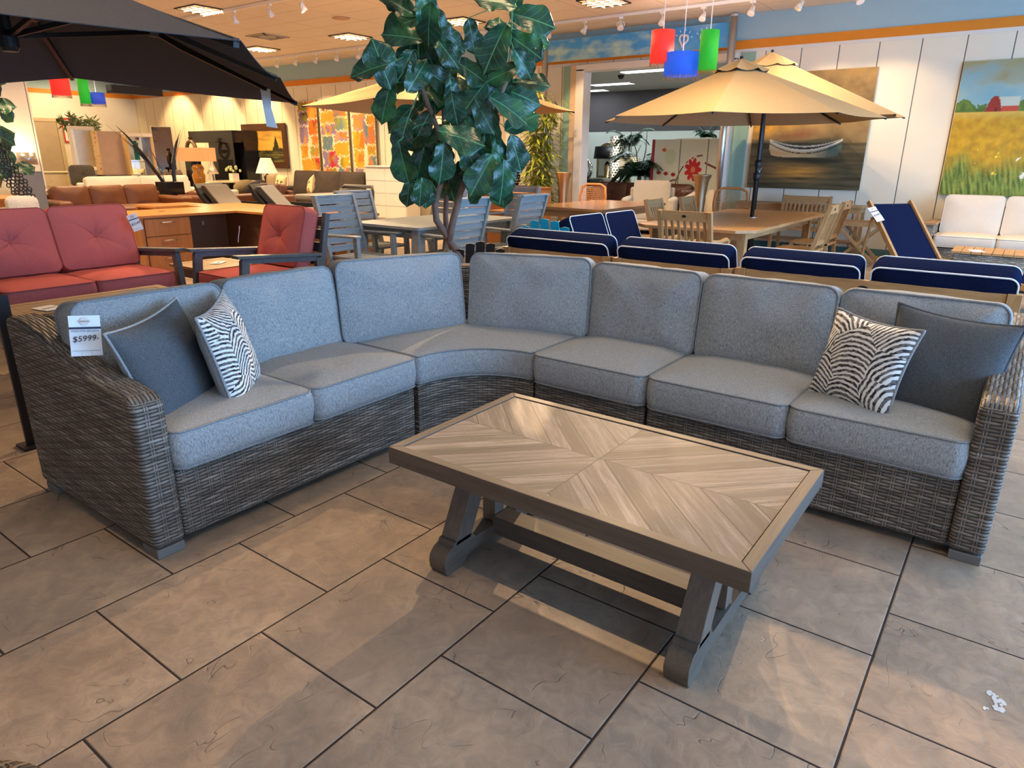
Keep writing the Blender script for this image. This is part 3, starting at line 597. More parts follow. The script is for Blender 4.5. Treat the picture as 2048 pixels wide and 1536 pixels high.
st=MB(); specs=[]; MT['stem']=plain('pale green stem','3f7d55',.5)
SK=[(-.047,1.51),(-.116,1.68),(-.193,1.88),(-.211,2.08),(-.215,2.27),(-.22,2.4),(.162,1.37),(.238,1.51),(.312,1.67),(.367,1.86),(.41,1.96),(.431,2.19),(.454,2.41),(-.044,1.33),(.03,1.6),(.06,1.9),(-.1,1.17),(.065,1.17)]
st.tube([tl(-.211,2.05,-.05),tl(-.215,2.27,-.05),tl(-.22,2.5,-.04)],.006,6); st.tube([tl(.41,1.93,-.12),tl(.431,2.19,-.12),tl(.454,2.5,-.12)],.006,6)
for k,(a,z,ang,L) in enumerate(LEAF+[(rnd.uniform(-.3,.45),rnd.uniform(1.3,2.3),rnd.uniform(-150,-20),rnd.uniform(.2,.28)) for _ in range(14)]):
    th=math.radians(ang); dep=rnd.uniform(-.28,.12) if k<len(LEAF) else rnd.uniform(.0,.4)
    d=RT*math.cos(th)+Vector((0,0,math.sin(th)))+VD*rnd.uniform(-.35,.25); d.normalize(); c=tl(a,z,dep)-d*L*.5
    nrm=-VD+RT*rnd.uniform(-.5,.5)+Vector((0,0,rnd.uniform(.1,.9))); specs.append((c,d,nrm,L*1.06))
    b=min(SK,key=lambda q:(q[0]-a)**2+(q[1]-.12-z)**2*.6); b=tl(b[0],b[1],-.03); st.tube([b,(b+c)/2+Vector((0,0,.03)),c],.003,5)
foliage('foliage',specs,t); build('leaf_stalks',st,MT['stem'],t)
build('pot',MB().lathe([(0,0),(.17,0),(.2,.33),(.19,.34),(.17,.32),(0,.3)],24),plain('dark planter','2c2a2b',.6),t,smooth=True)
# ---------------- black cantilever umbrella ----------------
t=thing('cantilever_umbrella','large square black cantilever umbrella overhead at the top left','umbrella',(1.38,4.40,0))
d1=Vector((.654,.757,0)); d2=Vector((-.757,.654,0)); H=1.50
apex=Vector((.2,-.05,2.46)); cor=[(d1*a+d2*b)*H for a,b in ((1,-1),(1,1),(-1,1),(-1,-1))]
def rim(i,tt):
    p=cor[i]; q=cor[(i+1)%4]; v=p.lerp(q,tt); s_=abs(2*tt-1); return Vector((v.x,v.y,1.80+(.03 if i==3 else .13)*(1-s_**1.6)-.035*math.sin(PI*2*abs(tt-.5)*1.0)))
can=MB(); N=16
for i in range(4):
    for j in range(N):
        a,b=rim(i,j/N),rim(i,(j+1)/N)
        for k in range(8):
            s0,s1=k/8,(k+1)/8
            def P(e,s_): 
                v=apex.lerp(e,s_); v.z+=.05*math.sin(PI*s_)*(-.6) ; return v
            can.add([P(a,s0),P(a,s1),P(b,s1),P(b,s0)],[(0,1,2,3)])
o=build('canopy',can,MT['canopyK'],t,smooth=False); m_=o.modifiers.new('solid','SOLIDIFY'); m_.thickness=.003
hub=Vector((.2,-.05,1.99)); 
build('hub',MB().lathe([(0,1.95),(.035,1.95),(.045,1.97),(.045,2.02),(.025,2.05),(.03,2.4),(0,2.42)],16,(.2,-.05,-.03)),MT['black'],t,smooth=False)
for i in range(4):
    for tt,nm in ((0,'rib'),(.5,'rib')):
        e=rim(i,tt); a=apex.lerp(e,.04); b=apex.lerp(e,.985); a.z-=.02; b.z-=.015; m2=a.lerp(b,.5); m2.z-=.045
        r_=build('rib',MB().bar(a,m2,.022,.03).bar(m2,b,.022,.03),MT['black'],t)
        q=apex.lerp(e,.42); q.z-=.06; build('strut',MB().bar(hub,q,.02,.024),MT['black'],r_)
        build('joint',MB().cb(q,(.05,.04,.05)),MT['plinth'],r_)
build('arm',MB().bar((.2,-.05,2.40),(-2.1,1.1,2.62),.07,.10),MT['black'],t); build('mast',MB().bar((-2.1,1.1,0),(-2.1,1.1,2.7),.09,.09),MT['black'],t)
build('base',MB().box(-2.6,-1.6,.6,1.6,0,.09),MT['black'],t,bevel=.01)
e=rim(0,1.0); tg=MB()
q0=apex.lerp(rim(0,0.0),.84); q0.z-=.03
tg.add([q0+RT*-.035,q0+RT*.035,q0+RT*.03+Vector((0,0,-.13)),q0+RT*-.025+Vector((0,0,-.13)),q0+RT*.055+Vector((.02,.02,-.26)),q0+RT*-.02+Vector((.02,.02,-.25))],[(0,1,2,3),(3,2,4,5)])
o=build('cloth_tag',tg,plain('pale blue cloth tag','e6ebee',.8,var=.04),t); o.modifiers.new('solid','SOLIDIFY').thickness=.003
t=thing('display_post','slim black metal post behind the left arm of the sectional','post',(1.16,3.9,0)); build('upright',MB().box(-.03,.03,-.012,.012,0,.78),MT['black'],t,bevel=.003); build('base_plate',MB().box(-.06,.06,-.06,.06,0,.012),MT['black'],t)
# ---------------- red deep seating ----------------
def deep_seat(name,label,cat,n,w,loc,rz):
    """front faces -y; origin at centre of footprint"""
    t=thing(name,label,cat,loc,rz); W=w*n; xa=W/2+.045
    for s_ in (-1,1):
        a=MB().bar((s_*xa,-.40,.0),(s_*xa,-.33,.60),.045,.075,(0,1,0)); build('leg',a,MT['slate'],t,bevel=.004)
        a=MB().bar((s_*xa,.42,0),(s_*xa,.42,.55),.045,.075,(0,1,0)); build('leg',a,MT['slate'],t,bevel=.004)
        a=MB().bar((s_*xa,-.42,.635),(s_*xa,.43,.575),.095,.028); build('armrest',a,MT['slate'],t,bevel=.006); build('arm_rail',MB().bar((s_*xa,-.36,.6),(s_*xa,.4,.545),.03,.05),MT['slate'],t)
    build('seat_frame',MB().box(-xa,xa,-.38,.40,.2,.29),MT['slate'],t,bevel=.004)
    bk=MB()
    for s_ in (-1,1): bk.bar((s_*(xa-.02),.40,.2),(s_*(xa-.02),.56,.93),.05,.05)
    slats(bk,-xa,xa,.35,.9,5,lambda z:.42+(z-.2)*.2,.022,.03); build('backrest',bk,MT['slate'],t)
    for i in range(n):
        cx=-W/2+w*(i+.5)
        cushion('seat_cushion',rrect(w/2-.006,.35,.05),.075,Matrix.Translation((cx,-.04,.37)),MT['red'],MT['redP'],t,pr=.005,seed=i+3,puff=.025,pucker=.003)
        cushion('back_cushion',rrect(w/2-.006,.27,.06),.07,rotM((cx,.355,.715),0,math.radians(73)),MT['red'],MT['redP'],t,pr=.005,seed=i+loc[0],puff=.045,button=.05,pucker=.01,bulge=.012); build('button',MB().lathe([(.0,.074),(.016,.073),(.022,.066),(.02,.06)],14,(0,0,0),rotM((cx,.355,.715),0,math.radians(73))),MT['redP'],t,smooth=True)
    return t
deep_seat('outdoor_loveseat','brick red tufted outdoor loveseat with grey arms at the left edge','sofa',2,.66,(2.46,6.36,0),0)
deep_seat('outdoor_armchair','brick red tufted outdoor armchair with grey arms, in front of the desk','armchair',1,.62,(3.60,5.50,0),-PI/2)
price_tag('price_tag','white price card pinned to the red loveseat back cushion',frameM((3.09,6.52,.84),(-.45,-.9,.1),roll=.3),.085,.15,'$2149',big=False)
price_tag('price_tag','white price card at the side of the red armchair cushion',frameM((3.66,5.80,.74),(-.8,.6,.1),roll=.1),.06,.15,'$1199',big=False)
def slat_table(name,label,loc,sx,sy,h):
    t=thing(name,label,'table',loc); top=MB(); n=int(sy/.09)
    top.box(-sx/2,sx/2,-sy/2,-sy/2+.07,h-.025,h).box(-sx/2,sx/2,sy/2-.07,sy/2,h-.025,h).box(-sx/2,-sx/2+.07,-sy/2+.074,sy/2-.074,h-.025,h).box(sx/2-.07,sx/2,-sy/2+.074,sy/2-.074,h-.025,h)
    k=(sy-.148)/n
    for i in range(n): a=-sy/2+.074+i*k; top.box(-sx/2+.074,sx/2-.074,a+.003,a+k-.003,h-.025,h-.002)
    build('slatted_top',top,MT['tanw'],t,bevel=.002); build('apron',MB().box(-sx/2+.03,sx/2-.03,-sy/2+.03,sy/2-.03,h-.11,h-.025),MT['slate'],t)
    for a in (-1,1):
        for b in (-1,1): build('leg',MB().bar((a*(sx/2-.05),b*(sy/2-.05),0),(a*(sx/2-.06),b*(sy/2-.06),h-.03),.06,.06),MT['slate'],t)
    return t
slat_table('slatted_coffee_table','tan slatted outdoor coffee table in front of the red loveseat',(2.12,5.10,0),1.12,.70,.45)
slat_table('slatted_side_table','tan slatted square side table between red loveseat and red armchair',(3.62,6.20,0),.56,.62,.44)
for nm,lb,x,y,z,a,sz in (('price_card','white price card lying on the slatted coffee table nearest the left edge',1.78,5.12,.452,.2,(.13,.17)),('brochure','brochure with colour swatches lying on the slatted coffee table',2.12,5.05,.452,.1,(.30,.2)),('price_card','small white card lying on the square slatted side table',3.66,6.2,.442,.6,(.16,.1))):
    t=thing(nm,lb,'card' if nm=='price_card' else 'brochure',(x,y,z),a); build('sheet',MB().box(-sz[0]/2,sz[0]/2,-sz[1]/2,sz[1]/2,0,.003),MT['paper'],t)
    if nm=='brochure':
        for k in range(3): build('printed_patch',MB().box(-.13+k*.09,-.05+k*.09,-.07,.07,.003,.004),plain('print %d'%k,('7a3f45','9c7a5a','5a4a58')[k],.6),t)
    else: text('$899',.045,MT['ink'],t,Matrix.Translation((-.05,-.02,.0032)))
t=thing('charcoal_placemat','dark flat sample board lying on the slatted coffee table behind the loveseat cushion','board',(2.45,4.95,.452)); build('board',MB().box(-.09,.09,-.06,.06,0,.012),MT['black'],t)
# ---------------- desk ----------------
t=thing('office_desk','honey maple L-shaped office desk with drawer pedestals, behind the red armchair','desk',(4.0,8.3,0))
# world offsets: front edge faces -y
build('desktop',MB().prism([(0,0),(1.23,-.02),(1.30,-1.70),(2.15,-1.70),(2.15,1.35),(1.35,1.35),(1.35,.95),(0,.95)],.715,.745),MT['maple'],t,bevel=.004)
build('side_panel',MB().box(0.0,.03,.02,.93,0,.715),MT['mapleZ'],t); build('pedestal',MB().box(.03,.62,.045,.9,.05,.715),MT['mapleZ'],t)
for k,(a,b) in enumerate(((.50,.70),(.29,.49),(.06,.28))):
    d=build('drawer',MB().box(.05,.60,.02,.045,a,b),MT['mapleZ'],t,bevel=.003); build('handle',MB().tube([(.24,.02,b-.05),(.25,-.01,b-.045),(.325,-.018,b-.042),(.40,-.01,b-.045),(.41,.02,b-.05)],.006,6),MT['steel'],d,smooth=True)
build('modesty_panel',MB().box(.62,1.32,.75,.78,.08,.715),MT['dkwood'],t); build('cabinet_door',MB().box(.64,1.36,.45,.47,.08,.71),plain('grey brown door','6d5646',.5),t); build('hinge',MB().box(1.0,1.03,.438,.45,.55,.60),MT['steel'],t)
build('return_panel',MB().box(1.40,1.43,-1.65,.7,.08,.715),MT['dkwood'],t); build('return_pedestal',MB().box(1.44,2.1,-1.68,-1.0,.02,.715),MT['mapleZ'],t)
for k,(x,y) in enumerate(((.55,.55),(1.75,-.5))): build('cable_grommet',MB().lathe([(.04,.745),(.04,.748),(0,.748)],16,(x,y,0)),MT['dkwood'],t)
t=thing('storage_return','low honey maple worktop shelf behind the desk','shelf',(5.0,9.9,0)); build('top',MB().box(0,.8,-.0,.6,.70,.73),MT['maple'],t); build('panel',MB().box(.02,.78,.02,.05,0,.70),MT['mapleZ'],t); build('panel',MB().box(.02,.78,.55,.58,0,.70),MT['mapleZ'],t)
# ---------------- grey dining set ----------------
t=thing('dining_table','rectangular grey board outdoor dining table behind the fig tree','table',(5.97,5.44,0))
build('tabletop',MB().prism(rrect(.87,.52,.06,3),.715,.745),MT['grayw'],t,bevel=.004); build('apron',MB().box(-.78,.78,-.44,.44,.62,.715),MT['grayw'],t)
for a in (-1,1):
    for b in (-1,1): build('leg',MB().box(a*.78-.05,a*.78+.05,b*.43-.05,b*.43+.05,0,.715),MT['grayw'],t,bevel=.004)
def board_chair(name,label,loc,rz):
    t=thing(name,label,'chair',loc,rz,'grey board dining chairs'); yf=lambda z:.20+(z-.40)*.30
    for s_ in (-1,1):
        build('back_post',MB().bar((s_*.24,yf(.38),.38),(s_*.24,yf(1.0),1.0),.035,.06),MT['grayw'],t); build('leg',MB().bar((s_*.24,-.22,0),(s_*.24,-.2,.64),.04,.05,(0,1,0)),MT['grayw'],t); build('leg',MB().bar((s_*.24,.28,0),(s_*.24,.2,.42),.04,.05,(0,1,0)),MT['grayw'],t)
        build('armrest',MB().bar((s_*.27,-.27,.655),(s_*.27,.28,.645),.075,.022),MT['grayw'],t,bevel=.008)
    build('backrest',slats(MB(),-.222,.222,.47,.99,7,yf,.018,.011),MT['grayw'],t); build('top_rail',MB().bar((-.25,yf(1.0)+.01,1.005),(.25,yf(1.0)+.01,1.005),.07,.018),MT['grayw'],t)
    s=MB()
    for i in range(5): s.box(-.23,.23,-.25+i*.092,-.165+i*.092,.42,.44)
    build('seat',s,MT['grayw'],t); return t
ch=board_chair('board_chair','grey board chair nearest the red armchair, seen from behind',(4.84,5.48,0),0); ch.scale=(1.03,1.03,1.03)
dup(ch,(5.6,6.05,0),0,'grey board chair behind the nearest one, on the left side of the dining table')
dup(ch,(6.62,6.15,0),-PI/2,'grey board chair at the far corner of the table, left of the fig trunks')
dup(ch,(5.48,4.90,0),PI,'grey board chair directly behind the fig trunks, on the right side of the table')
dup(ch,(6.45,4.84,0),PI,'grey board chair on the right side of the table, nearest the turquoise chair')
dup(ch,(7.9,5.88,0),-PI/2,'grey board chair standing farthest back, in front of the oak cabinets')
# ---------------- adirondacks ----------------
def adirondack(label,m,loc,rz,tilt=.42,sc=1.0):
    t=thing('adirondack_chair',label,'chair',loc,rz)
    for i in range(7):
        k=i-3; x=k*.088; top=.97-.018*k*k; yt=lambda z:.16+(z-.3)*tilt
        build('back_slat',MB().prism([(-.04,.28),(.04,.28),(.04,top-.01),(0,top),(-.04,top-.01)],-.01,.01,'y',Matrix(((1,0,0,x+k*.006),(0,1,tilt,.04),(0,0,1,0),(0,0,0,1)))),m,t)
    s=MB()
    for i in range(5): s.box(-.28,.28,-.35+i*.1,-.26+i*.1,.33-i*.018,.35-i*.018)
    build('seat',s,m,t)
    for s_ in (-1,1):
        build('armrest',MB().prism([(s_*.27,-.42),(s_*.40,-.42),(s_*.40,.1),(s_*.33,.33),(s_*.27,.33)],.55,.57),m,t); build('leg',MB().box(s_*.30-.02,s_*.30+.02,-.38,-.28,0,.55),m,t); build('side_rail',MB().bar((s_*.28,-.4,.31),(s_*.28,.5,.08),.03,.12),m,t)
    return t
adirondack('turquoise fan back garden chair, its rounded top showing behind the navy sofa',MT['turq'],(5.50,3.56,0),PI*.62).scale=(.95,.95,.95)
adirondack('black fan back garden chair, its slats showing between fig trunk and navy sofa',MT['black'],(4.42,3.62,0),PI*.75).scale=(.84,.84,.84)
# ---------------- navy teak sectional ----------------
def navy(name,label,loc,rz,W,n,zt=.74):
    """back towards -x local... front faces +y; back at y=0"""
    t=thing(name,label,'sofa',loc,rz)
    build('top_rail',MB().box(.07,W-.07,-.02,.02,zt-.15,zt),MT['teak'],t,bevel=.003)
    build('badge',MB().lathe([(.03,0),(.03,.002),(0,.002)],20,(0,0,0),Matrix.Translation((W/2,-.0205,zt-.05))@Matrix.Rotation(PI/2,4,'X')@Matrix.Diagonal((1,.6,1,1))),MT['black'],t)
    for x in (.035,W-.035):
        build('corner_post',MB().box(x-.034,x+.034,-.03,.04,0,zt+.003),MT['teakZ'],t,bevel=.003); build('leg',MB().box(x-.034,x+.034,.68,.75,0,.3),MT['teakZ'],t)
    build('lower_rail',MB().box(.07,W-.07,-.015,.015,.22,.3),MT['teak'],t); build('seat_frame',MB().box(.02,W-.02,.02,.74,.22,.29),MT['teak'],t)
    b=MB(); k=int(W/.1)
    for i in range(k): b.box(.1+i*(W-.2)/k,.14+i*(W-.2)/k,-.01,.01,.3,zt-.15)
    build('back_slats',b,MT['teakZ'],t)
    for i in range(n):
        w=W/n; cx=w*(i+.5)
        cushion('seat_cushion',rrect(w/2-.01,.33,.04),.06,Matrix.Translation((cx,.39,.36)),MT['navy'],MT['wpipe'],t,pr=.005,seed=i)
        cushion('back_cushion',rrect(w/2-.03,.25,.05),.07,rotM((cx,.13,.625+.008*i),0,math.radians(112)),MT['navy'],MT['wpipe'],t,pr=.005,seed=i+5,puff=.03)
    return t
navy('navy_sofa','teak framed navy sofa section with white piping, directly behind the armless seat',(4.5,2.38,0),-PI/2,.88,1)
navy('navy_sofa','teak framed navy sofa section with white piping at the fig tree end',(4.5,3.38,0),-PI/2,.98,1)
navy('navy_sofa','long teak framed navy sofa section with two cushions behind the right loveseat',(4.5,1.48,0),-PI/2,1.54,2,.755)
navy('navy_sofa','teak framed navy sofa section facing the window with upright cushions beside the turquoise chair',(7.15,3.66,0),PI,1.42,2,.66)
# ---------------- teak dining ----------------
t=thing('teak_table','long teak extending dining table under the tan market umbrella','table',(8.6,2.85,0))
build('tabletop',MB().prism([(-1.6,-.5),(-1.45,-.66),(1.45,-.66),(1.6,-.5),(1.6,.5),(1.45,.66),(-1.45,.66),(-1.6,.5)],.71,.745),MT['teak'],t,bevel=.006)
build('apron',MB().box(-1.35,1.35,-.5,.5,.62,.71),MT['teak'],t); build('umbrella_ring',MB().lathe([(.06,.745),(.06,.75),(.03,.75)],20,(.17,-.09,0)),MT['steel'],t)
for a in (-1,1):
    for b in (-1,1): build('leg',MB().box(a*1.3-.045,a*1.3+.045,b*.48-.045,b*.48+.045,0,.71),MT['teakZ'],t,bevel=.004); 
def teak_chair(label,loc,rz,w=.5,arms=False,H=.95,nm='teak_chair'):
    t=thing(nm,label,'chair',loc,rz); yf=lambda z:.19+max(0,z-.45)*.28
    build('seat',MB().box(-w/2,w/2,-.24,.22,.42,.445),MT['teak'],t,bevel=.004)
    for s_ in (-1,1):
        build('leg',MB().box(s_*(w/2-.02)-.02,s_*(w/2-.02)+.02,-.24,-.2,0,.64 if arms else .42),MT['teakZ'],t); x=s_*(w/2-.02)
        build('back_post',MB().bar((x,.24,0),(x,.19,.45),.04,.04,(0,1,0)).bar((x,.19,.45),(x,yf(H),H),.04,.045,(0,1,0)),MT['teakZ'],t)
        if arms: build('armrest',MB().tube([(x,-.27,.63),(x,-.18,.655),(x,.0,.64),(x,.2,.66)],.022,6),MT['teakY'],t,smooth=True)
    build('top_rail',MB().bar((-w/2+.04,yf(H-.05),H-.05),(w/2-.04,yf(H-.05),H-.05),.028,.095),MT['teak'],t,bevel=.004); build('bottom_rail',MB().bar((-w/2+.04,yf(.52),.52),(w/2-.04,yf(.52),.52),.025,.05),MT['teak'],t)
    n=max(6,int(w/.07)); b=MB()
    for i in range(n):
        x=-w/2+.075+i*(w-.15)/(n-1); pts=[(x,yf(.54)+.0,.54),(x,yf(.7)-.012,.7),(x,yf(H-.09),H-.09)]
        for p,q in zip(pts,pts[1:]): b.bar(p,q,.028,.014)
    build('back_slats',b,MT['teakZ'],t); build('badge',MB().lathe([(.022,0),(.022,.003),(0,.003)],16,(0,0,0),Matrix.Translation((0,yf(H-.05)+.016,H-.05))@Matrix.Rotation(-PI/2,4,'X')@Matrix.Diagonal((1,.6,1,1))),MT['black'],t); return t
teak_chair('teak armchair with vertical slats seen from behind at the near end of the teak table',(6.78,2.68,0),PI/2,.55,True)
teak_chair('slatted teak chair on the left side of the teak table, nearer the carver chair',(8.15,3.48,0),0,.46)
teak_chair('slatted teak chair on the left side of the teak table, farther toward the steel pole',(9.05,3.42,0),0,.46)
teak_chair('slatted teak chair on the right side of the teak table, nearer the viewer',(8.55,2.10,0),PI,.46)
teak_chair('slatted teak chair on the right side of the teak table, next to the console',(9.40,2.14,0),PI,.46)
teak_chair('wide teak bench chair at the back wall below the rowboat painting',(11.2,2.80,0),-PI/2,.72,True,.9,'teak_bench')
t=thing('console_table','narrow teak console table against the back wall under the rowboat painting','table',(11.85,3.0,0))
build('top',MB().box(-.22,.22,-.97,.97,.735,.765),MT['teakY'],t,bevel=.004); build('shelf',MB().box(-.2,.2,-.9,.9,.2,.22),MT['teakY'],t); build('apron',MB().box(-.2,.2,-.93,.93,.66,.735),MT['teakY'],t)
for a in (-1,1):
    for b in (-1,1): build('leg',MB().box(a*.18-.025,a*.18+.025,b*.92-.025,b*.92+.025,0,.735),MT['teakZ'],t)
t=thing('tray_table','folding teak tray table on crossed legs left of the navy sling chair','table',(11.3,1.95,0))
tr=MB().box(-.22,.22,-.3,.3,.52,.535).box(-.22,-.2,-.3,.3,.535,.58).box(.2,.22,-.3,.3,.535,.58); build('tray',tr,MT['teak'],t)
for s_ in (-1,1):
    build('handle',MB().prism([(-.22,.535),(.22,.535),(.22,.58),(.12,.62),(.06,.62),(.06,.60),(-.06,.60),(-.06,.62),(-.12,.62),(-.22,.58)],s_*.3-.01,s_*.3+.01,'y'),MT['teak'],t); build('crossed_legs',MB().bar((s_*.2,-.27,0),(s_*.2,.27,.52),.025,.04).bar((s_*.17,.27,0),(s_*.17,-.27,.52),.025,.04),MT['teakZ'],t)
t=thing('sling_chaise','navy sling lounge chair with teak frame and raised back, right of the tray table','lounge chair',(8.99,.79,0),-.6)
for s_ in (-.30,.33): build('side_rail',MB().bar((s_,.15,.33),(s_,.70,.97),.035,.05).bar((s_,.2,.33),(s_,-1.3,.30),.035,.06),MT['teakZ'],t)
for x,y in ((-.3,-1.2),(.33,-1.2),(-.3,.1),(.33,.1)): build('leg',MB().box(x-.02,x+.02,y-.03,y+.03,0,.31),MT['teakZ'],t)
build('back_sling',MB().bar((.015,.18,.36),(.015,.68,.94),.62,.006),MT['navy'],t); build('seat_sling',MB().bar((.015,.15,.335),(.015,-1.25,.32),.60,.006),MT['navy'],t); build('prop_bar',MB().bar((.33,.58,.80),(.36,.70,.0),.02,.03),MT['teakZ'],t); build('prop_bar',MB().bar((-.33,.58,.80),(-.33,.70,.0),.02,.03),MT['teakZ'],t)
price_tag('price_tag','white price card hung on the top left of the navy sling chair',frameM((9.02,1.42,.84),(-.45,-.6,.6),roll=.2),.12,.2,'$1495',big=False)
t=thing('white_wicker_sofa','wicker sofa with off white cushions along the back wall at the right edge','sofa',(11.55,.28,0),-PI/2)
WDIR[0]='x'; MT['offw']=fabric('off white canvas','cfc4b4','e9e0d3',bump=.08,sc_=500)
build('frame',MB().box(-.73,.73,-.45,.4,.1,.3),MT['wick2'],t,uv=True,bevel=.01); build('back_panel',MB().box(-.73,.73,.3,.42,.3,.84),MT['wick2'],t,uv=True,bevel=.02)
for s_ in (-1,1): a=build('armrest',MB().box(s_*.79-.06,s_*.79+.06,-.5,.42,.05,.60),MT['wick2'],t,uv=True,bevel=.01); build('arm_cap',MB().box(s_*.79-.08,s_*.79+.08,-.52,.35,.60,.625),MT['teakY'],a)
for i,cx in enumerate((-.36,.36)):
    cushion('seat_cushion',rrect(.355,.36,.05),.07,Matrix.Translation((cx,-.12,.39)),MT['offw'],MT['offw'],t,seed=i,pr=.005); cushion('back_cushion',rrect(.35,.27,.06),.07,rotM((cx,.2,.70),0,math.radians(78)),MT['offw'],MT['offw'],t,seed=i+3,puff=.04,pr=.005)
t=thing('wicker_coffee_table','pale wicker coffee table with slatted teak top at the right edge','table',(9.95,.0,0))
build('base',MB().box(-.30,.30,-.63,.63,.06,.395),MT['wick2'],t,uv=True,bevel=.01); tp=MB()
for i in range(13): tp.box(-.33,.33,-.66+i*.1018,-.565+i*.1018,.40,.425)
build('slatted_top',tp,MT['teak'],t)
t=thing('price_card','folded white card lying on the wicker coffee table','card',(9.80,.42,.426),.3); build('sheet',MB().box(-.1,.1,-.07,.07,0,.003),MT['paper'],t)
# ---------------- market umbrellas ----------------
def market(label,loc,R,zr,za,rot=0,n=8,pole=True,vent=True,off=(0,0),sq=1,m=None):
    t=thing('market_umbrella',label,'umbrella',loc); m=m or MT['canopyT']
    OX,OY=off; A=Vector((OX,OY,za)); E=[Vector((OX+sq*R*math.cos(2*PI*i/n+rot),OY+R*math.sin(2*PI*i/n+rot),zr)) for i in range(n)]
    c=MB()
    for i in range(n):
        a,b=E[i],E[(i+1)%n]
        for k in range(8):
            for j in range(8):
                def P(s_,w_):
                    e=a.lerp(b,w_); v=A.lerp(e,s_); sag=math.sin(PI*w_); v.z-=.012*sag*s_; r_=1-.03*sag*s_**2; v.x=OX+(v.x-OX)*r_; v.y=OY+(v.y-OY)*r_; return v
                s0,s1=.06+.94*k/8,.06+.94*(k+1)/8; c.add([P(s0,j/8),P(s1,j/8),P(s1,(j+1)/8),P(s0,(j+1)/8)],[(0,1,2,3)])
    o=build('canopy',c,m,t); o.modifiers.new('solid','SOLIDIFY').thickness=.003
    v=MB(); Z=za+.05
    for i in range(n):
        a,b=E[i],E[(i+1)%n]; f_=.2
        for j in range(4):
            p=A.lerp(a.lerp(b,j/4),f_); q=A.lerp(a.lerp(b,(j+1)/4),f_); w0=.045-.03*math.sin(PI*j/4); w1=.045-.03*math.sin(PI*(j+1)/4); v.add([(OX,OY,Z),(p.x,p.y,p.z+w0),(q.x,q.y,q.z+w1)],[(0,1,2)])
    if vent: o=build('vent_cap',v,m,t); o.modifiers.new('solid','SOLIDIFY').thickness=.003
    build('finial',MB().ball((OX,OY,Z+.005),.022,12),MT['black'],t,smooth=True)
    hb=Vector((OX*.5,OY*.5,zr+.12))
    for i in range(n):
        r_=build('rib',MB().bar(A+Vector((0,0,-.04)),E[i]+Vector((0,0,-.015)),.014,.02),MT['black'],t); q=A.lerp(E[i],.55)+Vector((0,0,-.03)); build('strut',MB().bar(hb,q,.012,.014),MT['black'],r_)
    if pole:
        build('pole',MB().tube([(0,0,.05),(0,0,zr+.1),(OX,OY,za)],.024,12),MT['black'],t,smooth=True); build('collar',MB().lathe([(.025,1.18),(.045,1.2),(.045,1.26),(.03,1.28),(.03,1.33),(.045,1.36),(.045,1.4),(.025,1.42)],16),MT['black'],t,smooth=True)
        build('crank_handle',MB().tube([(.03,0,1.3),(.09,0,1.3),(.09,.0,1.27)],.006,6),MT['steel'],t)
    build('base',MB().lathe([(0,0),(.27,0),(.27,.05),(.06,.09),(.03,.35),(0,.35)],24),MT['black'],t,smooth=True); return t
market('tan market umbrella on a black pole through the teak table',(8.77,2.76,0),1.62,1.88,2.50,.2,off=(-.10,.30))
market('tan umbrella mostly hidden behind the one over the teak table, against the wall',(11.0,3.44,0),1.95,2.0,2.86,.4,sq=.55)
market('wide tan umbrella behind the fig tree, its rim spreading either side of the leaves',(7.9,7.05,0),1.95,2.08,2.66,.3,6,vent=True)
# ---------------- steel poles, banner ----------------
for y,lb in ((8.05,'tall polished steel pole left of the doorway, in front of the bamboo'),(4.41,'tall polished steel pole right of the doorway, beside the sage strip')):
    t=thing('steel_pole',lb,'pole',(11.98,y,0)); build('shaft',MB().tube([(0,0,0),(0,0,3.60)],.06,20),MT['steel'],t,smooth=True); build('top_cap',MB().lathe([(.065,3.60),(.065,3.63),(0,3.65)],20),MT['steel'],t); build('bracket',MB().tube([(0,0,2.42),(.2,0,2.42)],.02,8),MT['steel'],t)
def fsky(U,V):
    n_=fbm(U*5,V*1.2,3)+.5*fbm(U*14,V*3,8)+ (.25 if V<.6-.5*U else -.05); return lerp(lin('48a4e4'),lin('c8e6d2'),max(0,min(1,n_*.9+.12)) if U<.62 else max(0,n_*.4))
t=thing('sky_banner','long blue cloud sky banner with white heart drawings over the doorway','banner',(12.0,6.23,3.345)); MB_=frameM((0,0,0),(-1,0,0))
painted('banner_panel',3.56,.37,150,20,fsky,MB_,t,.02)
def heart(M,s_):
    pts=[]; 
    for i in range(40):
        a=2*PI*i/40; x=.75*math.sin(a)**3; y=(13*math.cos(a)-5*math.cos(2*a)-2*math.cos(3*a)-math.cos(4*a))/16-.1; pts.append(M@Vector((x*s_,y*s_,0)))
    return pts
hm=MB()
for k,u_ in enumerate((.62,1.0,1.37)):
    M=MB_@Matrix.Translation((u_-.02,-.01,.026))@Matrix.Rotation(-.15,4,'Z'); hm=MB(); hm.tube(heart(M,.10),.017,6,True); hm.tube([M@Vector((0,.03,0)),M@Vector((.0,-.03,0)),M@Vector((.02,.0,0))],.007,6)
    for j in range(5): a=math.radians(20+j*35); hm.tube([M@Vector((math.cos(a)*.125,math.sin(a)*.12,0)),M@Vector((math.cos(a)*.16,math.sin(a)*.155,0))],[.005,.011],6)
    build('heart_drawing',hm,MT['wh_metal'],t)
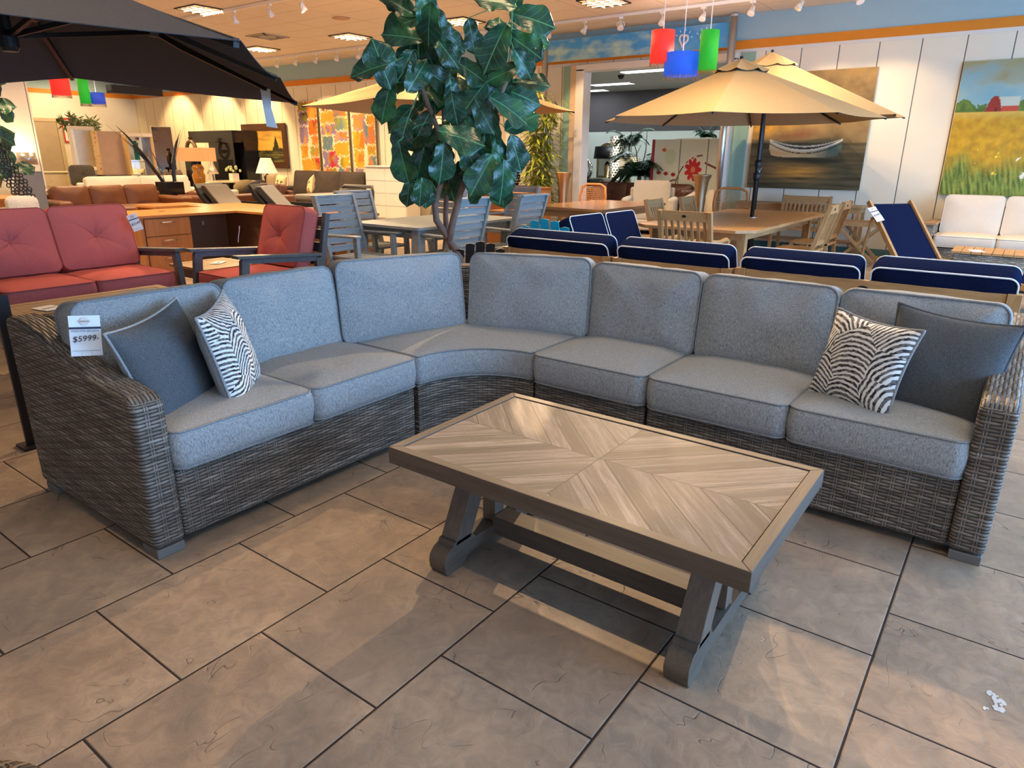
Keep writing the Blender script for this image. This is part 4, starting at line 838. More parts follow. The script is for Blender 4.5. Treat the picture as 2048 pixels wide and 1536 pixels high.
# ---------------- paintings ----------------
def fboat(U,V):
    n_=fbm(U*3,V*3,1); f_=fbm(U*9+V*4,V*9-U*3,5)
    if V>.40:
        c=lerp(lin('5d4c34'),lin('9a8358'),.5+.5*n_+.25*f_); c=lerp(c,lin('d9a43e'),max(0,.95-abs(V-.52-.22*(U-.1))*9)*max(0,1.1-U*1.5)*(.8+.6*f_)); c=lerp(c,lin('8c4a33'),max(0,.7-abs(V-.46-.1*(U-.3))*12)*max(0,1-abs(U-.42)*4)); c=lerp(c,lin('c9a05a'),max(0,(V-.78)*3*(.7+n_))*(.5+U*.5))
    else:
        r_=fbm(U*2.5,V*38,7); c=lerp(lin('3d3a29'),lin('75684a'),.5+.6*r_); g_=math.exp(-((U-.44)/.2)**2-((V-.15)/.06)**2); c=lerp(c,lin('f0a848'),g_*(.75+.9*r_)); c=lerp(c,lin('2c2b20'),math.exp(-((U-.45)/.3)**2-((V-.255)/.02)**2)*.8)
    s_=(U-.17)/(.80-.17)
    if 0<=s_<=1:
        k=(2*s_-1)**2; top=.345+.085*k; bot=.275+.03*k*k+.0; 
        if bot+.0<V<top and V>bot+(.12*max(0,.04-min(s_,1-s_))*10):
            if V>top-.016: return lin('efe6cc')
            c=lerp(lin('ecd2a0'),lin('5f7468'),(s_-.45)*2.4+.3*f_); c=lerp(c,lin('d98f3e'),max(0,1-abs(V-bot-.03)*22)*(1-s_)*.7)
            return lin('4a3a2a') if abs(V-(top-.034))<.004 else c
        if top<=V<top+.028*(1-k)+.004: return lin('54402e') if V<top+.018*(1-k) else lin('e8dcc0')
    return c
t=thing('rowboat_painting','large unframed painting of a white rowboat on golden water','painting',(12.18,3.09,1.86)); painted('canvas',1.76,1.77,190,190,fboat,frameM((0,0,0),(-1,0,0)),t)
def fbarn(U,V):
    n_=fbm(U*3,V*5,2); f_=fbm(U*16,V*16,9)
    if V>.63:
        c=lerp(lin('7fb4c4'),lin('b8c9b8'),.4+.5*n_); c=lerp(c,lin('a39b6c'),max(0,min(1,(V-.83)*6+.9*n_))) ; c=lerp(c,lin('d9cba4'),max(0,1-abs(V-.80-.02*U)*14)*max(0,.5+n_)*(U>.5))
        tr_=.70+.025*math.sin(U*31)+.03*f_
        if V<tr_ and (U<.205 or U>.405): c=lerp(lin('4c6a2c'),lin('6c8a3c'),.5+f_)
    else:
        c=lerp(lin('d9ab2a'),lin('b58a24'),.5+.7*f_); c=lerp(c,lin('e8d070'),max(0,(V-.57)*9)); k=(.36-V)*4+.6*fbm(U*5,V*4,4)
        bl=fbm(U*60+V*14,V*9,6); c=lerp(c,lerp(lin('44602a'),lin('93a44a'),.5+bl*1.1),max(0,min(1,k)))
        k2=fbm(U*22,V*22,12)
        if k2>.60 and .12<V<.40 and U>.2: c=lin('f1efe0') if U>.45 else lin('f0d94a')
    # barn
    if .198<U<.305 and .63<V<.63+.115*(1-abs((U-.2515)/.0535)**2.4): return lin('9c3326') if abs(U-.268)>.008 or V>.655 else lin('4c1d18')
    if .305<=U<.406 and .63<V<.672: return lin('c9503a')
    if .26<=U<.406 and .672<=V<.738-.1*max(0,U-.36): return lin('c9d2c4')
    return c
t=thing('barn_painting','large unframed painting of a red barn above a yellow flower field','painting',(12.18,.23,1.85)); painted('canvas',1.80,1.78,170,150,fbarn,frameM((0,0,0),(-1,0,0)),t)
def fland(U,V):
    n_=fbm(U*3,V*9,3)
    if V>.36:
        c=lerp(lin('d9a74c'),lin('8a6e38'),max(0,min(1,(V-.6)*2+.7*n_)))
        for x,w_,h_ in ((.06,.10,.42),(.0,.08,.34),(.16,.05,.2),(.80,.085,.46),(.90,.04,.12),(.72,.03,.12),(.95,.04,.1)):
            if V<.36+h_*max(0,1-abs(U-x)/w_)+.02*fbm(U*60,V*50,2): c=lin('2c3020')
        return c
    return lerp(lin('23291d'),lin('8a7f45'),max(0,min(1,.3+.9*fbm(U*3,V*20,6)-abs(V-.25)*2)))
MT['frame']=plain('dark walnut frame','4a2d1a',.4,var=.2); 
t=thing('framed_landscape','dark framed landscape painting of conifers at dusk behind the white lamp','painting',(12.17,17.5,1.67)); Mf=frameM((0,0,0),(-1,0,0)); painted('canvas',1.72,.85,90,60,fland,Mf,t,.02)
for a in (MB().box(-1.0,1.0,.42,.58,0,.05,Mf),MB().box(-1.0,1.0,-.58,-.42,0,.05,Mf),MB().box(-1.0,-.85,-.42,.42,0,.05,Mf),MB().box(.85,1.0,-.42,.42,0,.05,Mf)): build('frame_moulding',a,MT['frame'],t)
PAL=[lin(x) for x in ('d98a1e','e0a822','d9741a','8f8a2a','5f7f8f','b8282e','e06a1a','403540','d9952a','9a9a3a','c9a01e','c57a2a','e09a3a','8a7a9f')]
def patches(seed):
    r_=random.Random(seed); L=[]
    for cx0,cx1 in ((0,.5),(.5,1)):
        y=1.0
        while y>0:
            h=r_.uniform(.11,.26); j=r_.uniform(-.12,.12); L.append((cx0+.03+(j if cx0 else 0),cx1-.02+(0 if cx0 else j),y-h+.008,y-.008,r_.choice(PAL),r_.choice(PAL)))
            if r_.random()<.3: L.append((cx0+.2,cx0+.42,y-h*.7,y-h*.2,r_.choice(PAL),r_.choice(PAL)))
            y-=h
    def f_(U,V):
        e=.07*fbm(U*6,V*26,seed); e2=.035*fbm(U*16,V*8,seed+2)
        for x0,x1,y0,y1,c1,c2 in reversed(L):
            if x0+e<U<x1+e and y0+e2<V<y1+e2: return lerp(c1,c2,.35+1.4*fbm(U*4,V*4,seed+5))
        return lin('e9d9b8')
    return f_
for k,(yc,w_) in enumerate(((15.52,.76),(14.50,1.06),(13.42,.82))):
    t=thing('abstract_panel',('left panel of the three abstract colour block paintings, nearest the landscape','middle panel of the three tall abstract colour block paintings','right panel of the three abstract colour block paintings, nearest the tall white chest')[k],'painting',(12.17,yc,1.88)); painted('canvas',w_,1.76,60,110,patches(k+3),Mf,t,.04); MT.setdefault('olive',plain('olive canvas edge','75683a',.6))
    build('side_edge',MB().box(w_/2,w_/2+.02,-.88,.88,0,.045,Mf),MT['olive'],t)
# ---------------- pendants ----------------
def pendant(label,hexc,x,y,zb,r_,h,fr=True,em=.55):
    t=thing('pendant_lamp',label,'pendant lamp',(x,y,zb)); m=emis('lit shade '+hexc,hexc,em); m.node_tree.nodes['Principled BSDF'].inputs['Roughness'].default_value=.7
    build('shade',MB().lathe([(r_,0),(r_,h),(r_-.01,h),(r_-.01,.005)],32),m,t,smooth=True); build('cord',MB().tube([(0,0,h),(0,0,3.66-zb)],.007,6),MT['wh_metal'],t); build('spider',MB().bar((-r_+.01,0,h-.01),(r_-.01,0,h-.01),.01,.005),MT['wh_metal'],t)
    f_=MB()
    for i in range(36): a=2*PI*i/36; f_.tube([(r_*math.cos(a),r_*math.sin(a),.0),(r_*math.cos(a),r_*math.sin(a),-.05)],.005,4)
    build('bead_fringe',f_,MT['brass'],t); build('canopy_plate',MB().lathe([(.05,-.02),(.05,0),(0,0)],16,(0,0,3.66-zb)),MT['wh_metal'],t); bulb((x,y,zb+h*.5),26,.06); return t
pendant('red cylinder pendant lamp with bead fringe in front of the heart banner','e8322a',10.0,4.70,2.74,.165,.42)
pendant('blue drum pendant lamp with pale fringe between the red and green pendants','1d56d8',10.1,4.42,2.56,.255,.30)
pendant('tall narrow green pendant lamp over the tan umbrella','1e9a2a',10.0,4.00,2.60,.125,.50)
pendant('red pendant lamp in the far left group under the black umbrella edge','e8322a',6.56,16,2.53,.17,.42)
pendant('green pendant lamp in the far left group, between red and blue','1e9a2a',6.99,16,2.40,.10,.52)
pendant('blue pendant lamp in the far left group, right of the green one','2440a8',7.24,16.05,2.41,.155,.22)
t=thing('hanging_light_box','long black rectangular hanging light box under the edge of the black umbrella','lamp',(8.03,16,2.64)); build('box',MB().box(-.54,.54,-.12,.12,0,.16),MT['black'],t)
for s_ in (-.4,.4): build('cord',MB().tube([(s_,0,.16),(s_,0,.96)],.006,6),MT['black'],t)
# ---------------- track lights ----------------
for x,y0,y1,lb in ((11.05,.5,21.8,'long white ceiling track running close to the painted back wall'),(7.2,-1,12.5,'long white ceiling track over the middle of the showroom')):
    t=thing('light_track',lb,'track',(x,0,3.61)); build('rail',MB().box(-.018,.018,y0,y1,0,.045),MT['wh_metal'],t); build('feed_box',MB().box(-.03,.03,y1-.1,y1+.1,0,.048),MT['wh_metal'],t)
GLO=emis('lit lamp face','fff0d8',14); DRK=plain('dark reflector','4d4a4c',.3,.6)
heads=[(11.05,y) for y in (15.1,14.4,13.68,12.96,12.25,11.54,8.78,7.36,6.64,5.96,5.23,4.56,3.82,3.15,2.38)]+[(7.2,y) for y in (10.83,9.9,9.12)]
for k,(x,y) in enumerate(heads):
    near=x<8; t=thing('track_spotlight',('first','second','third')[k-15]+' lit track spotlight from the left above the black umbrella' if near else ('first','second','third','fourth','fifth','sixth','seventh','eighth','ninth','tenth','eleventh','twelfth','thirteenth','fourteenth','fifteenth')[k]+' white track spotlight from the left along the back wall','spotlight',(x,y,3.61),rnd.uniform(-.5,.9),'spotlights on the middle track' if near else 'spotlights on the back track')
    build('mount',MB().box(-.02,.02,-.035,.035,-.03,0),MT['wh_metal'],t); build('yoke',MB().tube([(0,0,-.03),(0,0,-.06),(.03,.05,-.09),(.03,.055,-.14)],.008,6).tube([(0,0,-.06),(-.03,-.05,-.09),(-.03,-.055,-.14)],.008,6),MT['wh_metal'],t,smooth=True)
    A=rotM((0,0,-.13),0,rnd.uniform(-.3,.3),.5 if x>8 else -.5); can=build('lamp_head',MB().lathe([(.0,.07),(.028,.065),(.032,.02),(.05,-.03),(.052,-.055),(.046,-.055)],20,(0,0,0),A),MT['wh_metal'],t,smooth=True)
    build('lens',MB().lathe([(.046,-.05),(0,-.052)],20,(0,0,0),A),GLO if (near or k in (2,3,5,6,7,9)) else DRK,can)
t=thing('air_vent','square ceiling air vent with concentric slats between two recessed lights','vent',(9.2,12.8,3.655))
for k,s_ in enumerate((.30,.22,.14,.07)): build('louvre_ring',MB().prism([(-s_,-s_),(s_,-s_),(s_,s_),(-s_,s_)],-.012+.003*k,-.004+.003*k) if k==3 else MB().box(-s_,s_,-s_,-s_+.03,-.012,0).box(-s_,s_,s_-.03,s_,-.012,0).box(-s_,-s_+.03,-s_,s_,-.012,0).box(s_-.03,s_,-s_,s_,-.012,0),plain('vent grey','8d8378' if k%2 else 'b9ab9a',.5),t)
t=thing('ceiling_speaker','round ceiling speaker grille beside the fig tree top','speaker',(8.76,10.1,3.655)); build('grille',MB().lathe([(0,-.006),(.14,-.006),(.15,0)],28),plain('tan grille','c09a78',.7),t)
# ---------------- bamboo left of doorway ----------------
MT['bamL']=plain('yellow green bamboo leaf','8f9a2c',.5,var=.4,scale=9); MT['bamD']=plain('dark green frond','1f4a32',.5,var=.4)
def bamboo(name,label,loc,H,n,R,m,seed,leaves=260,L=.13,lean=.12,pot=True):
    t=thing(name,label,'plant',loc); r_=random.Random(seed); st=MB(); specs=[]
    for i in range(n):
        x,y=r_.uniform(-R,R)*.4,r_.uniform(-R,R)*.4; top=(x+r_.uniform(-lean,lean)*2,y+r_.uniform(-lean,lean)*2,H*r_.uniform(.8,1)); st.tube([(x,y,.05),((x+top[0])/2,(y+top[1])/2,H/2),top],[.011,.009,.004],6)
        for k in range(leaves//n):
            f_=r_.uniform(.25,1); px,py=x+(top[0]-x)*f_,y+(top[1]-y)*f_; a=r_.uniform(0,6.28); d=r_.uniform(.03,R*.8); c=Vector((px+math.cos(a)*d,py+math.sin(a)*d,top[2]*f_+r_.uniform(-.05,.05)))
            specs.append((c,(math.cos(a),math.sin(a),r_.uniform(-1.0,.1)),(0,0,1),L*r_.uniform(.8,1.3)))
    build('stems',st,plain('bamboo stem','7a7038',.6),t); leafy(specs,m,t,w_=.22)
    if pot: build('pot',MB().lathe([(0,0),(.15,0),(.19,.3),(.17,.3),(.15,.26),(0,.26)],20),MT['black'],t,smooth=True)
    return t
def leafy(specs,m,t,name='leaves',w_=.16):
    mb=MB()
    for (c,d,nn,L) in specs:
        d=Vector(d).normalized(); s_=d.cross(Vector(nn)).normalized()*L*w_/2*2; c=Vector(c); mb.add([c,c+d*L*.4+s_*.5,c+d*L,c+d*L*.4-s_*.5,c+d*L*.45+Vector((0,0,.006))],[(0,1,4),(1,2,4),(2,3,4),(3,0,4)])
    return build(name,mb,m,t)
bamboo('bamboo_plant','tall yellow green bamboo plant beside the left steel pole',(11.52,7.84,0),2.75,11,.38,MT['bamL'],3,1500,.19)
# ---------------- gold floor vases, cabinets, furniture by the doorway ----------------
def fvase(label,x,y,H):
    t=thing('trumpet_vase',label,'vase',(x,y,0)); build('body',MB().lathe([(0,0),(.11,0),(.12,.02),(.06,.06),(.065,.4*H),(.085,.7*H),(.115,.9*H),(.155,.985*H),(.16,H),(.148,H),(.10,.88*H),(.07,.6*H)],28),MT['brass'],t,smooth=True)
fvase('tall hammered metal trumpet vase left of the rattan chair',11.45,7.22,1.17); fvase('tall hammered metal trumpet vase at the right side of the doorway',11.45,4.50,1.18)
def cabinet(name,label,x0,x1,y0,y1,h,m,doors=2,drawers=0,cat='cabinet',knob=True):
    """front faces -x"""
    t=thing(name,label,cat,(x0,(y0+y1)/2,0)); D=x1-x0; W=y1-y0; build('carcass',MB().box(.015,D,-W/2,W/2,.05,h-.03),m,t,bevel=.004); build('top',MB().box(-.02,D,-W/2-.02,W/2+.02,h-.03,h),m,t,bevel=.005); build('plinth',MB().box(.04,D-.02,-W/2+.03,W/2-.03,0,.05),m,t)
    if drawers:
        for c_ in range(2):
            for i in range(drawers):
                a=.07+(h-.12)*i/drawers; b=.07+(h-.12)*(i+1)/drawers-.012; y=-W/2+.02+c_*W/2; d=build('drawer',MB().box(0,.016,y,y+W/2-.04,a,b),m,t,bevel=.002)
                if knob: build('knob',MB().ball((-.012,y+W/4-.02,(a+b)/2),.012,8),MT['steel'],d)
    else:
        for i in range(doors):
            y=-W/2+.02+i*(W-.02)/doors; w_=(W-.02)/doors-.02; d=build('door',MB().box(0,.016,y,y+w_,.08,h-.06),m,t,bevel=.002); build('door_panel',MB().box(-.006,.004,y+.05,y+w_-.05,.13,h-.11),m,d,bevel=.003)
    return t
cabinet('oak_cabinet','honey oak cabinet behind the right side of the grey dining table',9.6,10.05,7.05,8.05,.85,MT['mapleZ'],2)
cabinet('oak_sideboard','oak sideboard with panel doors in front of the bamboo, left of the trumpet vase',10.95,11.35,7.42,8.75,.90,MT['mapleZ'],3)
cabinet('low_oak_chest','low oak chest left of the polished wood dining table',8.85,9.25,6.45,7.0,.62,MT['mapleZ'],1)
t=thing('dotted_vase','dark bulbous vase with cream dots on the oak sideboard','vase',(11.15,8.14,.90)); build('body',MB().lathe([(0,0),(.06,0),(.10,.08),(.115,.16),(.09,.25),(.05,.28),(.045,.25)],24),plain('black glaze','1c1718',.2),t,smooth=True)
dd=MB()
for i in range(4):
    for j in range(14): a=2*PI*(j+.5*(i%2))/14; R_=(.098,.117,.112,.096)[i]; dd.ball((R_*math.cos(a),R_*math.sin(a),.07+.05*i),.009,6)
build('dots',dd,MT['offw'],t)
def bfly(mb,M):
    for s_ in (-1,1): mb.add([M@Vector((0,0,0)),M@Vector((s_*.05,.05,0)),M@Vector((s_*.055,.01,0)),M@Vector((s_*.015,-.005,0)),M@Vector((s_*.035,-.045,0)),M@Vector((s_*.01,-.035,0))],[(0,1,2,3),(0,3,4,5)])
t=thing('folding_screen','white folding screen printed with pink and red butterflies behind the dotted vase','screen',(11.75,8.25,0)); Mx=frameM((0,0,0),(-1,0,0))
for k,(a,b,o_) in enumerate(((-.55,-.185,.0),(-.18,.18,.0),(.185,.55,.0))): build('panel',MB().box(a,b,0,1.88,-.01,.01,Mx),MT['wh_metal'],t)
r_=random.Random(5)
for k in range(14):
    M=Mx@Matrix.Translation((.2+r_.uniform(-.05,.25),.5+k*.09,.014))@Matrix.Rotation(r_.uniform(-1,1),4,'Z')@Matrix.Scale(1.25-k*.06,4); q=MB(); bfly(q,M); build('butterfly_print',q,plain('butterfly pink %d'%k,r_.choice(['e8452f','e58aa8','e0709a','f0a080']),.6),t)
t=thing('wood_dining_table','polished brown wood dining table in front of the doorway','table',(9.68,5.42,0)); build('tabletop',MB().box(-1.07,1.07,-.62,.62,.705,.745),wood('glossy walnut','9c7049','b98e63',1,.16,10,.0),t,bevel=.004); build('apron',MB().box(-.98,.98,-.54,.54,.61,.705),MT['teakY'],t)
for a in (-1,1):
    for b in (-1,1): build('leg',MB().box(a*1.0-.04,a*1.0+.04,b*.56-.04,b*.56+.04,0,.705),MT['teakZ'],t)
t=thing('rattan_chair','orange rattan chair with caned rounded back behind the wood dining table','chair',(11.15,6.55,0),-PI/2); MT['rat']=plain('orange rattan','d08a48',.5)
pts=[(-.25,.24,.42),(-.27,.27,.75),(-.24,.29,.92),(-.14,.30,.97),(.14,.30,.97),(.24,.29,.92),(.27,.27,.75),(.25,.24,.42)]; build('back_frame',MB().tube(pts,.022,8),MT['rat'],t,smooth=True)
cn=MB()
for i in range(15): x=-.22+i*.0315; cn.tube([(x,.25,.45),(x,.29,.93)],.004,4)
for i in range(15): z=.46+i*.033; cn.tube([(-.24,.25+(z-.45)*.08,z),(.24,.25+(z-.45)*.08,z)],.004,4)
build('caning',cn,plain('cane','dba269',.6),t); build('seat',MB().prism(rrect(.26,.25,.08,4),.42,.47),MT['rat'],t)
for a in (-1,1):
    for b in (-1,1): build('leg',MB().tube([(a*.22,b*.22,0),(a*.22,b*.22,.42)],.018,8),MT['rat'],t)
dup(t,(11.35,3.95,0),-PI/2+.3,'blue grey caned chair behind the right trumpet vase' and 'caned rounded back chair at the foot of the right steel pole')
# ---------------- back room ----------------
for k,(x,y) in enumerate(((15.75,7.75),(18.0,9.85),(19.4,11.4))):
    t=thing('fluorescent_fixture',('nearest','second','farthest')[k]+' fluorescent ceiling panel seen through the doorway','ceiling light',(x,y,3.345)); build('diffuser',MB().box(-.15,.15,-.6,.6,-.01,.0),emis('white diffuser','f2f8ff',4),t); build('rim',MB().box(-.17,.17,-.62,-.6,-.012,.003).box(-.17,.17,.6,.62,-.012,.003),MT['wh_metal'],t)
t=thing('security_camera','black dome security camera on the back room ceiling','camera',(16.2,8.65,3.35)); build('dome',MB().lathe([(0,-.10),(.05,-.085),(.075,-.04),(.08,0)],20),MT['black'],t,smooth=True)
def fscreen(U,V):
    c=lin('e3ece4'); 
    for k in (.27,.52,.76):
        if abs(U-k)<.004: return lin('7f8a84')
    def near(px,py,r_): return math.hypot((U-px)*1.7,V-py)<r_
    a=math.atan2(V-.66,(U-.40)*1.7); d=math.hypot((U-.40)*1.7,V-.66)
    if d<.135*(.62+.38*abs(math.cos(a*4.5))): return lin('c9202c') if d>.035 else lin('e08a5a')
    if d<.16*(.62+.38*abs(math.cos(a*4.5))) : return lin('f0e6e0')
    v=.70-.28*(U-.55)*1.3+.05*math.sin(U*9)
    if U>.5 and abs(V-(.74-.17*math.sin(min(1.57,(U-.5)*3.4))))<.012: return lin('7a2a3a')
    for cx,cy,R_,a0 in ((.48,.42,.40,1.2),(.25,.30,.24,2),(.72,.62,.14,0)):
        if abs(math.hypot((U-cx)*1.7,V-cy)-R_)<.009 and (U<cx or cy>.5): return lin('7a3a44')
    for px,py,hx in ((.12,.88,'d8703a'),(.08,.62,'b02838'),(.15,.61,'b02838'),(.22,.60,'b02838'),(.05,.45,'a02030'),(.10,.35,'b83040'),(.73,.50,'d8643c'),(.60,.35,'c02c3c'),(.83,.38,'e0824a')):
        if math.hypot((U-px)*1.7,(V-py)*1.6)<.035: return lin(hx)
    if math.hypot((U-.84)*1.7,(V-.84)*.8)<.075*(.8+.3*math.cos(5*math.atan2(V-.84,U-.84))): return lin('6fae4a')
    for px,py in ((.18,.80),(.42,.42)):
        if math.hypot((U-px)*1.7,V-py)<.09: return lin('cfe2cc')
    if math.hypot((U-.38)*1.7-.9*(V-.2),(V-.15)*.5)<.03: return lin('7fae6a')
    if U<.03 or V<.02: return lin('a82838')
    return c
t=thing('painted_screen','large white panel painted with a red flower and curling vines in the back room','screen',(14.6,5.70,0)); painted('panels',2.45,1.80,300,200,fscreen,frameM((0,0,.92),(-1,0,0)),t,.03); build('foot_rail',MB().box(-.1,.1,-1.1,1.1,0,.05),MT['wh_metal'],t)
cabinet('white_cabinet','white carved cabinet top standing behind the painted screen',15.0,15.4,5.6,6.55,1.86,MT['wh_metal'],2)
t=thing('palm_on_cabinet','small dark palm lying along the top of the white carved cabinet','plant',(15.2,5.95,1.86))
def palm(t,H,n,L,m,seed,droop=.7):
    r_=random.Random(seed); sp_=[]; st=MB()
    for i in range(n):
        a=2*PI*i/n+r_.uniform(-.3,.3); up=r_.uniform(.5,1.5); P=[]
        for k in range(9):
            s_=k/8; P.append(Vector((math.cos(a)*L*s_*.75,math.sin(a)*L*s_*.75,H+L*(up*s_-droop*s_*s_*1.1))))
        st.tube(P,[.008-.0007*k for k in range(9)],5)
        for k in range(1,9):
            d=(P[k]-P[k-1]).normalized(); sd=d.cross(Vector((0,0,1))).normalized()
            for s_ in (-1,1):
                for q in (0,.33,.66): sp_.append((P[k-1].lerp(P[k],q),d*.6+sd*s_+Vector((0,0,-.35)),(.3,.2,1),L*.34*(1-.06*k)))
    leafy(sp_,m,t,'fronds',.26); build('frond_stems',st,m,t)
palm(t,.02,9,.5,MT['bamD'],4,.6)
t=thing('palm_plant','tall dark green palm in the back room doorway view','plant',(14.8,7.30,0)); palm(t,1.05,22,.95,MT['bamD'],8,.9); palm2=MB().tube([(0,0,0),(.02,.0,.5),(0,0,1.1)],[.07,.06,.04],10); build('trunk',palm2,MT['bark'],t); 
t2=MB(); 
for k in range(2): t2.tube([(0,0,1.0),(.0,.12-.24*k,1.6),(0,.28-.4*k,2.0)],[.015,.01,.006],6)
build('upper_stems',t2,MT['bamD'],t)
t=thing('palm_frond_plant','upper palm fronds rising in front of the grey upper wall','plant',(15.1,7.75,0)); build('stem',MB().tube([(0,0,0),(0,0,1.75)],.02,8),MT['bamD'],t); palm(t,1.7,8,.7,MT['bamD'],12,.8)
def table_lamp(label,x,y,z,base,shade,H,rb,rt,hs,bm,sm,sq=False,glow=6):
    t=thing('table_lamp',label,'lamp',(x,y,z)); build('base',MB().lathe([(0,0)]+base,20),bm,t,smooth=True); n_=4 if sq else 28
    build('lamp_shade',MB().lathe([(rb,H-hs),(rt,H),(rt-.008,H),(rb-.008,H-hs)],n_),sm,t,smooth=not sq); build('finial',MB().ball((0,0,H+.015),.012,8),MT['brass'],t)
    if glow: bulb((x,y,z+H-hs*.5),glow,.05)
    return t
LS=emis('warm lit shade','f0d9b0',.45); GS=emis('cream lit shade','ead9b0',.5)
cabinet('grey_console','pale grey green console carrying lamps in the back room',16.3,16.7,8.45,10.1,.93,plain('pale sage paint','b4bfae',.5),4)
table_lamp('lamp with black drum shade on the back room console',16.45,9.05,.93,[(.10,0),(.10,.03),(.07,.05),(.09,.30),(.05,.38),(.01,.42)],0,.78,.36,.33,.30,MT['brass'],MT['black'],glow=4)
t=thing('crystal_column_lamp','tall glittering crystal column lamp beside the palm','lamp',(15.6,8.35,.93)); cr_=MB()
for i in range(16):
    for j in range(12): a=2*PI*(j+.5*(i%2))/12; cr_.ball((.135*math.cos(a),.135*math.sin(a),.04+i*.062),.03,6)
build('crystals',cr_,plain('crystal glass','d8d8d4',.05,.85,var=.3,scale=40),t); build('core',MB().tube([(0,0,-.93),(0,0,1.0)],.08,12),emis('crystal core','fff2d8',1.2),t); build('stand',MB().box(-.2,.2,-.2,.2,-.93,-.0),MT['wh_metal'],t)
t=thing('branch_lamp','gold lamp with cream oval shade and white twigs rising from it','lamp',(15.0,7.68,0)); build('column',MB().box(-.03,.03,-.05,.05,.6,1.25),MT['brass'],t); build('side_stand',MB().box(-.2,.2,-.2,.2,0,.6),MT['black'],t); build('lamp_shade',MB().lathe([(.22,1.2),(.21,1.45),(.2,1.45),(.21,1.2)],28),GS,t,smooth=True)
tw=MB(); r_=random.Random(2)
for i in range(12): x=r_.uniform(-.2,.2); tw.tube([(0,x*.6,1.42),(0.02,x*1.2,1.6),(0,x*1.5,1.8+r_.uniform(-.08,.05))],[.012,.008,.003],5)
build('twigs',tw,MT['wh_metal'],t)
t=thing('gilt_mirror','arched gilt framed mirror behind the black shaded lamp','mirror',(16.75,9.2,.95)); Mm=frameM((0,0,0),(-1,0,0)); ap=[(-.3,0),(.3,0),(.3,.55)]+[(.3*math.cos(a),.55+.28*math.sin(a)) for a in [PI*i/14 for i in range(1,14)]]+[(-.3,.55)]
build('glass',MB().prism(ap,0,.01,'z',Mm),plain('mirror glass','cfd6d6',.03,1),t); build('frame_moulding',MB().tube([Mm@Vector((x,y,.01)) for x,y in ap],.035,8,True),MT['brass'],t,smooth=True)
t=thing('silver_loop_sculpture','polished silver loop sculpture at the left side of the doorway view','sculpture',(15.5,9.15,.93)); build('body',MB().tube([(0,.17*math.cos(a)*(1-.0),.22+.2*math.sin(a)) for a in [2*PI*i/24 for i in range(24)]],.055,12,True),plain('mirror silver','c8cacc',.08,1),t,smooth=True); build('neck',MB().tube([(0,0,.42),(0,.03,.6)],[.03,.015],8),MT['steel'],t); build('inner_loop',MB().tube([(0,.06+.09*math.cos(a),.2+.1*math.sin(a)) for a in [2*PI*i/20 for i in range(20)]],.03,10,True),MT['steel'],t,smooth=True)
t=thing('dark_display_stand','dark stand under the silver loop sculpture','stand',(15.5,9.15,0)); build('body',MB().box(-.25,.25,-.3,.3,0,.90),MT['black'],t); build('top',MB().box(-.27,.27,-.32,.32,.90,.93),MT['black'],t)
def sofa(name,label,loc,rz,W,D,m,H=.82,arm=.64,n=3,aw=.2,group=None,seat=.43,tuft=False,cat='sofa'):
    """front faces -y; origin at the footprint centre"""
    t=thing(name,label,cat,loc,rz,group); build('base',MB().box(-W/2,W/2,-D/2+.04,D/2,.08,.28),m,t,bevel=.03,segs=3)
    for s_ in (-1,1): x=s_*(W/2-aw/2); build('armrest',MB().box(x-aw/2,x+aw/2,-D/2,D/2-.02,.08,arm),m,t,bevel=.06,segs=4)
    w=(W-2*aw)/n
    for i in range(n):
        cx=-W/2+aw+w*(i+.5); build('seat_cushion',cushion_mb(rrect(w/2-.004,D/2-.16,.05),.075,seed=i+W)[0],m,t,smooth=True).location=(cx,-.06,seat-.07)
        mb=cushion_mb(rrect(w/2-.004,(H-seat+.1)/2,.07),.09,puff=.05,seed=i+D,button=.03 if tuft else 0)[0]; mb.v=[tuple(rotM((cx,D/2-.22,(H+seat)/2+.0),0,math.radians(78))@Vector(p)) for p in mb.v]; build('back_cushion',mb,m,t,smooth=True)
    build('back_panel',MB().box(-W/2+aw*.5,W/2-aw*.5,D/2-.14,D/2,.28,H-.08),m,t,bevel=.04,segs=3)
    for a in (-1,1):
        for b in (-1,1): build('foot',MB().box(a*(W/2-.08)-.025,a*(W/2-.08)+.025,b*(D/2-.08)-.025,b*(D/2-.08)+.025,0,.08),MT['black'],t)
    return t
MT['choc']=leather('chocolate leather','5a3120'); MT['cognac']=leather('cognac leather','6b3c1b'); MT['whf']=fabric('white boucle','beb8ae','dcd7cf',sc_=200); MT['grv']=plain('dark taupe microfibre','3b312c',.85,var=.3,scale=4); MT['blkv']=plain('black velvet','15141a',.6,Sheen_Weight=.6)
sofa('leather_sofa','tufted brown leather sofa behind the cream armchair in the back room',(14.0,6.9,0),-PI/2,2.6,.9,MT['choc'],.86,.82,3,.18,tuft=True)
sofa('cream_armchair','cream upholstered armchair seen through the doorway',(13.02,6.15,0),-PI/2+.35,1.05,.9,MT['whf'],.95,.70,1,.16,cat='armchair')
sofa('cream_lounge_chair','low cream lounge chair at the right of the cream armchair',(13.1,4.85,0),-PI/2-.3,1.0,.9,MT['whf'],.80,.74,1,.16,cat='armchair')
throw('throw_pillow','mottled mauve throw pillow leaning on the tufted brown leather sofa',.40,(13.62,7.66,.72),(-.95,.1,.25),.08,plain('mauve mottled cloth','7d5a58',.9,var=.5,scale=25),MT['choc'],3)
throw('throw_pillow','patterned mauve cushion behind the cream armchair in the back room',.38,(13.62,6.35,.80),(-.95,.1,.25),0,plain('mauve pattern cloth','8a5f5c',.9,var=.5,scale=25),MT['choc'],4)
